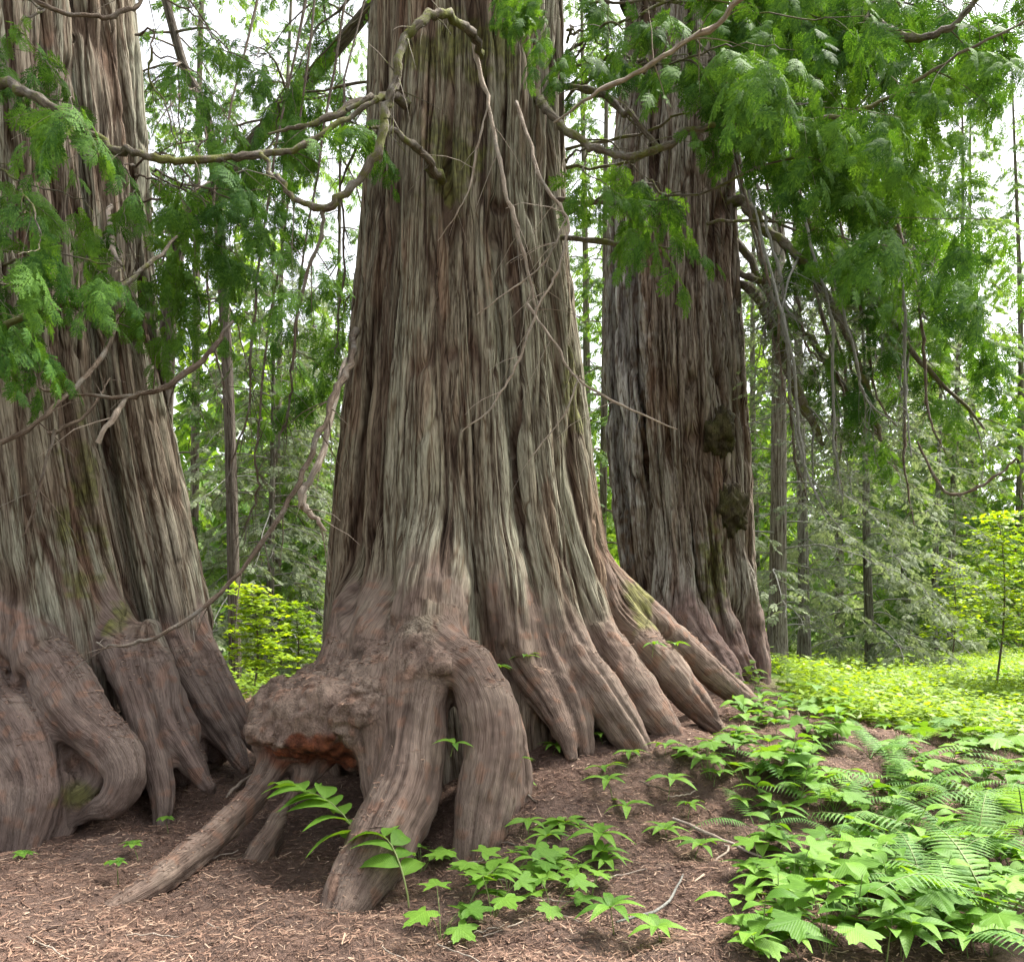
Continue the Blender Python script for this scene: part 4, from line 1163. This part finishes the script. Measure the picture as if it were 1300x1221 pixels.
def sapling(x, y, h, spread, nlev, seed, label, group=None):
    rg = np.random.default_rng(seed); gz = float(ground_z(x, y))
    t = empty('maple_sapling', (x, y, gz), label, 'sapling', group)
    P = np.stack([.06 * h * np.sin(np.linspace(0, 3, 8)), .03 * np.sin(np.linspace(0, 5, 8)), np.linspace(-.1, h, 8)], 1)
    w = MB(); V, q, g = tube(P, np.linspace(.022, .005, 8), 6)
    mobj('trunk', mesh_np('trunk', V, q, [M_TWIG], True, {'grain': g}), t)
    m = MB(); geo = maple_leaf_geo(1.0)
    for i in range(nlev):
        z = h * (.28 + .7 * (i + rg.random()) / nlev)
        b = np.array([np.interp(z, P[:, 2], P[:, k]) for k in range(3)])
        az = i * 2.4 + rg.uniform(-.4, .4); l = spread * (1.15 - .8 * z / h) * rg.uniform(.7, 1.15)
        d = np.array([math.cos(az), math.sin(az), .28]); Q = b + np.linspace(0, 1, 5)[:, None] * d * l
        Q[:, 2] -= .25 * l * np.linspace(0, 1, 5) ** 2
        V, q, g = tube(Q, np.linspace(.007, .002, 5), 4); w.add(V, q, grain=g)
        for j in range(int(42 * l / spread) + 10):
            tt = rg.uniform(.2, 1.05); p = b + d * l * tt; p[2] -= .25 * l * tt * tt
            p = p + rg.normal(0, 1, 3) * np.array([.13, .13, .03]) * spread
            a2 = rg.uniform(0, 6.28); sz = rg.uniform(.045, .085)
            R = rot_to((math.cos(a2), math.sin(a2), -rg.uniform(0, .5)), rg.normal(0, .3))
            m.add((geo[0] * sz) @ R.T + p, geo[1])
    mobj('branch', w.mesh('branch', [M_TWIG]), t)
    mobj('crown', m.mesh('crown', [M_MAPLE], False), t)
p = at(318, 830, 11.5); sapling(p[0], p[1], 1.75, .62, 34, 1, 'bright yellow green sapling glowing in the gap beside the burl')
p = at(372, 850, 14.0); sapling(p[0], p[1], 1.6, .6, 26, 2, 'smaller yellow green sapling half hidden behind the massive cedar')
p = at(1262, 760, 13.5); sapling(p[0], p[1], 3.2, .95, 46, 3, 'tall yellow green sapling at the edge of the clearing')
p = at(1322, 760, 12.5); sapling(p[0], p[1], 3.1, .9, 40, 4, 'leaning yellow green sapling at the border of the fern patch')
p = at(1205, 760, 19); sapling(p[0], p[1], 2.8, .9, 34, 5, 'distant yellow green sapling before the spruces')

# ------------------------------------------------------------------ ground plants
def leaf_geo(L, W, nl=6, fold=.18, curl=.35, tip=1.5):
    t = np.linspace(0, 1, nl + 1)
    w = W * .5 * np.sin(np.pi * t ** .75) ** .85 * (1 - .12 * t)
    w[0] = .004; w[-1] = .001
    V = []
    for i in range(nl + 1):
        z = -curl * L * t[i] ** 2 * .6 + .1 * L * math.sin(math.pi * t[i])
        for k in (-1, 0, 1):
            V.append((t[i] * L, k * w[i], z + abs(k) * fold * w[i]))
    q = []
    for i in range(nl):
        for k in (0, 1):
            a = i * 3 + k; q.append((a, a + 3, a + 4, a + 1))
    return np.array(V), np.array(q)

def palmate_geo(sz, lobes=5):
    pts = []
    for i in range(lobes):
        a = (i - (lobes - 1) / 2) * math.radians(62 if lobes == 5 else 44)
        L = sz * (1 - .13 * abs(i - (lobes - 1) / 2))
        for da, f in ((-.42, .55), (-.24, .80), (-.10, .84), (0, 1.0), (.10, .84), (.24, .80), (.42, .55)):
            if lobes != 5: da *= .7
            pts.append((a + da, L * f))
    V = [(0, 0, 0)]
    for a, r in pts:
        V.append((r * math.cos(a) + .15 * sz, r * math.sin(a), -.22 * r * r / sz + .05 * sz * math.cos(a * 5)))
    T = [(0, i, i + 1) for i in range(1, len(pts))]
    return np.array(V), np.array(T)

LEAF = {}
for k, (L, W) in {'lance': (.17, .055), 'oval': (.17, .085), 'broad': (.14, .10), 'seal': (.25, .125), 'small': (.07, .05)}.items():
    V, q = leaf_geo(L, W); LEAF[k] = mesh_np('leaf_' + k, V, q, [M_HERB])
V, q = palmate_geo(.13); LEAF['palm'] = mesh_np('leaf_palm', V, q, [M_HERB])
V, q = palmate_geo(.10, 7); LEAF['palm7'] = mesh_np('leaf_palm7', V, q, [M_HERB])
V, q = leaf_geo(.15, .09); LEAF['glow'] = mesh_np('leaf_glow', V, q, [M_MEADOW])

def stem_part(t, P, r=.004, name='stem', mat=M_STEM):
    V, q, g = tube(P, np.linspace(r, r * .5, len(P)), 5)
    return mobj(name, mesh_np(name, V, q, [mat], True, {'grain': g}), t)

def add_leaf(t, kind, p, d, sc, roll=0, name='leaf'):
    o = bpy.data.objects.new(name, LEAF[kind]); link(o, t)
    o.matrix_local = Matrix.Translation(Vector([float(v) for v in p])) @ Matrix(rot_to(d, roll).tolist()).to_4x4() @ Matrix.Scale(sc, 4)
    return o

PR = np.random.default_rng(55)
def whorl(p, sc=1.0, label=None, group=None, kind='lance', n=None):
    rg = PR; t = empty('whorled_herb', p - np.array([0, 0, .02]), label, 'herb', group)
    h = rg.uniform(.07, .15) * sc; off = np.array([rg.normal(0, .03), rg.normal(0, .03), h])
    stem_part(t, np.array([[0, 0, -.02], off * .5 + [0, .005, 0], off]), .0035)
    n = n or rg.integers(5, 8); a0 = rg.uniform(0, 6.28)
    for i in range(n):
        a = a0 + i * 2 * math.pi / n + rg.normal(0, .12)
        add_leaf(t, kind, off, (math.cos(a), math.sin(a), rg.uniform(-.05, .35)), sc * rg.uniform(.8, 1.1), rg.normal(0, .15))

def broad(p, sc=1.0, label=None, group=None, kind='oval', n=7, h=None, name='broadleaf_herb'):
    rg = PR; t = empty(name, p - np.array([0, 0, .02]), label, 'herb', group)
    h = (h or rg.uniform(.16, .34)) * sc
    P = np.stack([np.linspace(0, rg.normal(0, .08), 5), np.linspace(0, rg.normal(-.02, .06), 5), np.linspace(-.02, h, 5)], 1)
    stem_part(t, P, .004)
    for i in range(n):
        f = .35 + .65 * (i + .5) / n; b = np.array([np.interp(f, np.linspace(0, 1, 5), P[:, k]) for k in range(3)])
        a = i * 2.4 + rg.normal(0, .3)
        add_leaf(t, kind, b, (math.cos(a), math.sin(a), rg.uniform(-.15, .4)), sc * rg.uniform(.7, 1.15), rg.normal(0, .2))

def palm_plant(p, sc=1.0, label=None, group=None, n=5, kind='palm'):
    rg = PR; t = empty('lobed_leaf_herb', p - np.array([0, 0, .02]), label, 'herb', group)
    for i in range(n):
        a = i * 2.4 + rg.normal(0, .4); r = rg.uniform(.05, .16) * sc; h = rg.uniform(.12, .28) * sc
        e = np.array([math.cos(a) * r, math.sin(a) * r, h])
        st = stem_part(t, np.array([[0, 0, -.01], e * [.4, .4, .6], e]), .003)
        add_leaf(t, kind, e, (math.cos(a), math.sin(a), rg.uniform(-.25, .15)), sc * rg.uniform(.8, 1.25), rg.normal(0, .2))

# fern: fronds are parts, each pinna a sub-part on the near ones
def pinna_geo(L):
    V, T = [], []
    n = 7
    for sd in (1, -1):
        for i in range(n):
            t0, t1 = i / n, (i + 1) / n
            w = L * .085 * (1 - ((t0 + t1) / 2) ** 1.6) + .001
            b = len(V)
            V.extend([(t0 * L, 0, 0), (t0 * L + L / n * .25, sd * w, -.15 * w), (t1 * L + L / n * .15, sd * w * .8, -.15 * w), (t1 * L, 0, 0)])
            T.extend([(b, b + 2, b + 1), (b, b + 3, b + 2)] if sd > 0 else [(b, b + 1, b + 2), (b, b + 2, b + 3)])
    V = np.array(V); V[:, 2] -= .25 * V[:, 0] ** 2 / L
    return V, np.array(T)
PV, PT = pinna_geo(.145); PINNA = mesh_np('pinna', PV, PT, [M_FERN], False)
def frond_pts(L, rg):
    t = np.linspace(0, 1, 9); el = rg.uniform(.8, 1.2)
    return np.stack([L * t * math.cos(el) + L * .25 * t ** 2, rg.normal(0, .05) * L * t ** 2, L * math.sin(el) * t - L * .48 * t ** 2.3], 1)
def frond_mesh(L, seed):
    rg = np.random.default_rng(seed); P = frond_pts(L, rg); m = MB()
    for o in pinna_list(P, L, rg): m.add((PV * o[2]) @ o[1].T + o[0], PT)
    V, q, g = tube(P, np.linspace(.004, .001, 9), 3)
    m.add(V, q)
    return m.mesh('frond', [M_FERN], False)
def pinna_list(P, L, rg):
    out = []; n = 21; T = np.gradient(P, axis=0)
    for i in range(n):
        f = .2 + .79 * i / n; b = np.array([np.interp(f, np.linspace(0, 1, 9), P[:, k]) for k in range(3)])
        tan = np.array([np.interp(f, np.linspace(0, 1, 9), T[:, k]) for k in range(3)]); tan /= np.linalg.norm(tan)
        lat = np.cross((0, 0, 1), tan); lat /= np.linalg.norm(lat)
        l = min(1, (f - .12) * 5) * (1.02 - f) ** .7 * 1.12 * L / .75
        for sd in (1, -1):
            d = lat * sd * .94 + tan * .34 + np.array([0, 0, -.1])
            out.append((b, rot_to(d, 0, np.cross(tan, lat * sd) * sd), max(.15, l * rg.uniform(.92, 1.06))))
    return out
FRONDS = [frond_mesh(.75, 600 + i) for i in range(4)]
def fern(p, sc, n, label, group, fine=False, az0=None):
    rg = PR; t = empty('fern', p - np.array([0, 0, .02]), label, 'fern', group)
    a0 = rg.uniform(0, 6.28) if az0 is None else az0
    for i in range(n):
        a = a0 + i * 2 * math.pi / n + rg.normal(0, .3); s_ = sc * rg.uniform(.75, 1.15)
        M = Matrix.Rotation(a, 4, 'Z') @ Matrix.Rotation(rg.uniform(-.1, .3), 4, 'Y') @ Matrix.Scale(s_, 4)
        if not fine:
            o = bpy.data.objects.new('frond', FRONDS[rg.integers(4)]); link(o, t); o.matrix_local = M
        else:
            r2 = np.random.default_rng(int(rg.integers(1e6))); P = frond_pts(.75, r2)
            V, q, g = tube(P, np.linspace(.004, .001, 9), 4)
            o = mobj('frond', mesh_np('rachis', V, q, [M_STEM], True, {'grain': g}), t); o.matrix_local = M
            for (b, R, l) in pinna_list(P, .75, r2):
                c = bpy.data.objects.new('pinna', PINNA); link(c, o)
                c.matrix_local = Matrix.Translation(Vector(b)) @ Matrix(R.tolist()).to_4x4() @ Matrix.Scale(float(l), 4)

def gh(px, py):
    p = ground_hit(px, py); return p
WL = 'small whorled herb with pointed leaflets growing on the needle litter of the mound'
for (x, y) in [(690, 925), (700, 960), (768, 945), (760, 985), (803, 972), (843, 965), (848, 1015), (780, 1015), (795, 1035), (872, 1040), (905, 1000), (930, 1030), (705, 1060), (672, 1062), (765, 1095), (738, 1120), (712, 1105), (880, 965), (905, 950), (655, 1000)]:
    whorl(gh(x, y), PR.uniform(.75, 1.15), WL, 'whorled herbs on the mound')
for (x, y, d, l) in [(572, 952, 5.05, 'whorled herb sprouting in the cleft between the two front roots'), (622, 862, 5.65, 'whorled herb tucked above the knee of the arching root'), (650, 848, 6.0, 'tiny whorled herb in the groove above the arching roots'), (648, 985, 5.2, 'whorled herb against the outer side of the front root'), (828, 828, 6.5, 'whorled herb perched on a root of the massive cedar, higher one'), (858, 828, 6.7, 'whorled herb perched on the long thin root ridge')]:
    whorl(at(x, y, d), .8, l, 'herbs sprouting on the roots')
for (x, y, l, k) in [(268, 960, 'leafy herb at the foot of the twin cedar by the gap', 'lance'), (215, 1065, 'small leafy seedling on bare litter before the twin cedar', 'small'), (178, 1095, 'low seedling with tiny leaves on the litter slope', 'small'), (150, 1118, 'flat seedling lying on the litter by the long root', 'small'), (25, 1095, 'bright leafy seedling below the knuckled roots', 'small')]:
    whorl(gh(x, y), 1.1, l, None, k, 7)
# foreground: arching plant with paired leaves, lobed leaves, herbs
def arching(p, label, az, L, n, sc, group=None):
    rg = PR; t = empty('arching_herb', p - np.array([0, 0, .02]), label, 'herb', group)
    k = np.linspace(0, 1, 9); d = np.array([math.cos(az), math.sin(az)])
    P = np.stack([d[0] * L * k ** 1.4, d[1] * L * k ** 1.4, L * .85 * np.sin(k * 1.75)], 1); P[0, 2] = -.03
    stem_part(t, P, .006)
    for i in range(n):
        f = .3 + .7 * i / (n - 1); b = np.array([np.interp(f, k, P[:, j]) for j in range(3)])
        a = az + (1 if i % 2 else -1) * rg.uniform(.7, 1.15) * (1 - .6 * (i == n - 1))
        add_leaf(t, 'seal', b, (math.cos(a), math.sin(a), rg.uniform(-.1, .3)), sc * rg.uniform(.8, 1.1) * (1.1 - .35 * f), rg.normal(0, .2))
arching(gh(478, 1120), 'large arching herb with long oval leaves before the dark root cavity', 2.75, .62, 15, 1.4)
arching(gh(520, 1150), 'arching herb with broad pale leaves beside the front root toe', 2.2, .40, 9, 1.1)
arching(gh(590, 1165), 'low arching herb with oval leaves on the litter before the front roots', .6, .3, 7, .85)
PL = 'lobed leaf herb among the litter before the front roots'
for (x, y, sc) in [(600, 1120, 1.25), (645, 1130, 1.5), (690, 1120, 1.1), (535, 1105, 1.0), (625, 1170, 1.4), (700, 1165, 1.2), (750, 1140, .9), (560, 1190, 1.2)]:
    palm_plant(gh(x, y), sc * .72, PL, 'lobed herbs before the front roots')
WL2 = 'seven fingered herb with toothed leaves below the mound'
for (x, y) in [(728, 1060), (752, 1085), (690, 1085), (770, 1110), (670, 1140), (780, 1180), (840, 1190), (850, 1070), (880, 1090)]:
    whorl(gh(x, y), PR.uniform(.9, 1.25), WL2, 'seven fingered herbs below the mound', 'lance', 7)
BL = 'low broadleaf herb in the dense patch right of the mound'
def dens(px, py):
    e = 905 + (py - 880) * .12 + 30 * math.sin(py * .05)
    if py > 1060: e = 960
    return px > e
n = 0
while n < 210:
    py = 868 + 353 * PR.random() ** 1.25; px = PR.uniform(890, 1330)
    if not dens(px, py): continue
    if px > 1070 and 930 < py < 1190 and PR.random() < .4: continue
    k = PR.random(); q = gh(px, py)
    zone = 'along the edge of the mound' if px < 1010 else ('at the border of the bright clearing' if py < 950 else ('among the large ferns' if px > 1070 else 'between the mound and the ferns'))
    if k < .5: broad(q, PR.uniform(.75, 1.15), 'low broadleaf herb ' + zone, 'broadleaf herbs ' + zone, 'oval' if PR.random() < .6 else 'broad', int(PR.integers(5, 9)))
    elif k < .8: whorl(q, PR.uniform(.9, 1.3), 'whorled herb with pointed leaflets ' + zone, 'whorled herbs ' + zone)
    else: palm_plant(q, PR.uniform(.8, 1.3), 'lobed leaf herb ' + zone, 'lobed herbs ' + zone, int(PR.integers(3, 6)))
    n += 1
FL = 'feathery green fern in the patch right of the mound'
for i, (x, y, sc, nf) in enumerate([(1160, 1085, 1.0, 6), (1235, 1105, 1.1, 6), (1300, 1060, 1.1, 6), (1180, 1150, 1.05, 6), (1265, 1180, 1.1, 6), (1100, 1120, .8, 5), (1120, 1050, .9, 6)]):
    fern(gh(x, y), sc * 1.1, nf, 'large feathery fern nearest the open litter, fully fanned fronds', 'large ferns at the front of the patch', True)
for (x, y, sc) in [(1010, 1010, .75), (1060, 1030, .8), (1135, 980, .8), (1165, 945, .8), (1105, 960, .75), (1200, 1025, .9), (1260, 1010, .95), (1290, 960, .9), (960, 1050, .6), (1330, 1010, 1.0), (1080, 1075, .75), (1250, 915, .9), (1285, 1110, 1.0), (1150, 1020, .9), (1215, 1200, 1.0)]:
    fern(gh(x, y), sc * 1.1, int(PR.integers(4, 6)), FL, 'feathery ferns in the patch')
GL = 'pale yellow green leafy herb beside the foot of the ridged cedar'
for (x, y) in [(985, 870), (1005, 862), (1030, 858), (960, 885), (1000, 890), (1045, 875), (1020, 880), (975, 860), (1060, 862)]:
    broad(gh(x, y), PR.uniform(.9, 1.4), GL, 'pale herbs beside the ridged cedar', 'glow', 9, .36)
print('TIME plants', time.time() - T00)

# ------------------------------------------------------------------ meadow of ground cover, litter
def meadow():
    rg = np.random.default_rng(5); n = 9000
    d = 7.4 + 25 * rg.random(n) ** 1.15; px = rg.uniform(930, 1420, n)
    x = (px - HX) / F * d
    ok = (x > 2.9 + .12 * (d - 8)) & ~((d < 14) & (px < 1010))
    d2 = rg.uniform(10, 26, 1600); x2 = (rg.uniform(200, 470, 1600) - HX) / F * d2
    x = np.concatenate([x[ok], x2]); d = np.concatenate([d[ok], d2])
    m = len(x); k = 9
    X_ = np.repeat(x, k); Y_ = np.repeat(d, k); hh = np.repeat(rg.uniform(.08, .30, m) + .22 * np.clip(noise3(np.stack([x, d, x * 0], 1) * .9) + .2, 0, 1), k) * rg.uniform(.5, 1.1, m * k)
    a = rg.uniform(0, 6.28, m * k); r = rg.uniform(.02, .16, m * k); L = rg.uniform(.06, .13, m * k); W = L * rg.uniform(.3, .6, m * k)
    bx = X_ + np.cos(a) * r; by = Y_ + np.sin(a) * r; bz = ground_z(X_, Y_) + hh
    dz = rg.uniform(-.5, .25, m * k)
    dx, dy = np.cos(a), np.sin(a)
    P0 = np.stack([bx, by, bz], 1); D_ = np.stack([dx, dy, dz], 1) * L[:, None]; S_ = np.stack([-dy, dx, rg.normal(0, .3, m * k)], 1) * W[:, None] * .5
    V = np.stack([P0, P0 + D_ * .5 + S_, P0 + D_, P0 + D_ * .5 - S_], 1).reshape(-1, 3)
    q = np.arange(len(V)).reshape(-1, 4)
    o = mobj('meadow_ground_cover', mesh_np('meadow_ground_cover', V, q, [M_MEADOW], False))
    tag(o, 'bright yellow green low ground cover filling the clearing', 'ground cover', kind='stuff')
meadow()

def litter_material():
    b = NB('fallen_needles'); r = b.n('NewGeometry').outputs['Random Per Island']
    c = b.ramp(r, [(0, (.06, .035, .025)), (.35, (.135, .08, .058)), (.65, (.205, .125, .088)), (.88, (.28, .185, .13)), (1, (.36, .27, .20))])
    p = b.n('BsdfPrincipled', i_Roughness=.85); p.inputs['Specular IOR Level'].default_value = .2
    b.l(c, p.inputs['Base Color']); b.l(p.outputs[0], b.out.inputs[0]); return b.m
M_LIT = litter_material()
def litter():
    rg = np.random.default_rng(6); n = 95000
    d = 2.9 + 6.0 * rg.random(n) ** 1.15; px = rg.uniform(-60, 1250, n); x = (px - HX) / F * d
    z = ground_z(x, d)
    P2 = np.stack([x, d, np.zeros(n)], 1)
    z = z + 0.045 * noise3(P2 * 2.3) + 0.028 * noise3(P2 * 6.1 + 9) + 0.016 * noise3(P2 * 15 + 4) + rg.uniform(.002, .014, n)
    P = np.stack([x, d, z], 1)
    S_ = np.vstack(LITTER_SPOTS); S_ = S_[rg.permutation(len(S_))[:7000]]; S_[:, 2] += .004; P = np.vstack([P, S_]); n = len(P)
    big = np.where(rg.random(n) < .05, 2.5, 1)
    L = rg.uniform(.006, .024, n) * big; W = rg.uniform(.0012, .003, n) * np.sqrt(big)
    a = rg.uniform(0, 6.28, n); D_ = np.stack([np.cos(a), np.sin(a), rg.normal(0, .16, n)], 1) * L[:, None]
    S_ = np.stack([-np.sin(a), np.cos(a), rg.normal(0, .5, n)], 1) * W[:, None]
    V = np.stack([P - D_ - S_, P - D_ + S_, P + D_ + S_ * .6, P + D_ - S_ * .6], 1).reshape(-1, 3)
    q = np.arange(len(V)).reshape(-1, 4)
    o = mobj('needle_litter', mesh_np('needle_litter', V, q, [M_LIT], False))
    tag(o, 'reddish brown fallen needles and twiglets strewn over the forest floor', 'litter', kind='stuff')
litter()
def stick(pts, label, mat=M_PALE, group=None):
    P = []
    for (x, y, r) in pts:
        h = ground_hit(x, y); P.append((h[0], h[1], h[2] + .035, r / F * h[1]))
    C = catmull(np.array(P), 5); b = C[0, :3].copy()
    rg = np.random.default_rng(int(pts[0][0]))
    C[:, :3] += rg.normal(0, .004, (len(C), 3))
    V, q, g = tube(C[:, :3] - b, np.maximum(C[:, 3], .0015), 6)
    o = mobj('fallen_stick', mesh_np('fallen_stick', V, q, [mat], True, {'grain': g})); o.location = Vector(b)
    tag(o, label, 'stick', group)
stick([(283, 1030, 2), (295, 1008, 2.6), (325, 985, 1.5)], 'pale curved stick lying between the twin cedar and the long root')
stick([(856, 1045, 2), (905, 1068, 2.5), (968, 1096, 1.5)], 'straight bleached stick lying on the litter below the mound')
stick([(636, 990, 1), (655, 1005, 1.8), (682, 1025, 1)], 'thin reddish twig beside the outer front root', M_TWIG)
stick([(1012, 905, 2), (1022, 930, 2.6), (1052, 945, 2)], 'dark bent twig on the bank before the ferns', M_TWIG)
stick([(900, 1105, 1), (925, 1085, 1.6), (918, 1080, 1)], 'short curled twig near the bleached stick', M_PALE)
stick([(780, 1180, 1.5), (840, 1160, 2), (868, 1118, 1.2)], 'forked grey twig on open litter below the mound', M_GREYT)
SL = 'thin brown twig lying among the needle litter'
for i in range(34):
    x, y = PR.uniform(20, 900), PR.uniform(985, 1215); a = PR.uniform(-.5, .5); l = PR.uniform(25, 75)
    stick([(x, y, .8), (x + l * .5, y + l * .5 * a + PR.uniform(-4, 4), 1.1), (x + l, y + l * a, .6)], SL, M_TWIG if i % 2 else M_PALE, 'twigs in the litter')
print('TIME all', time.time() - T00)
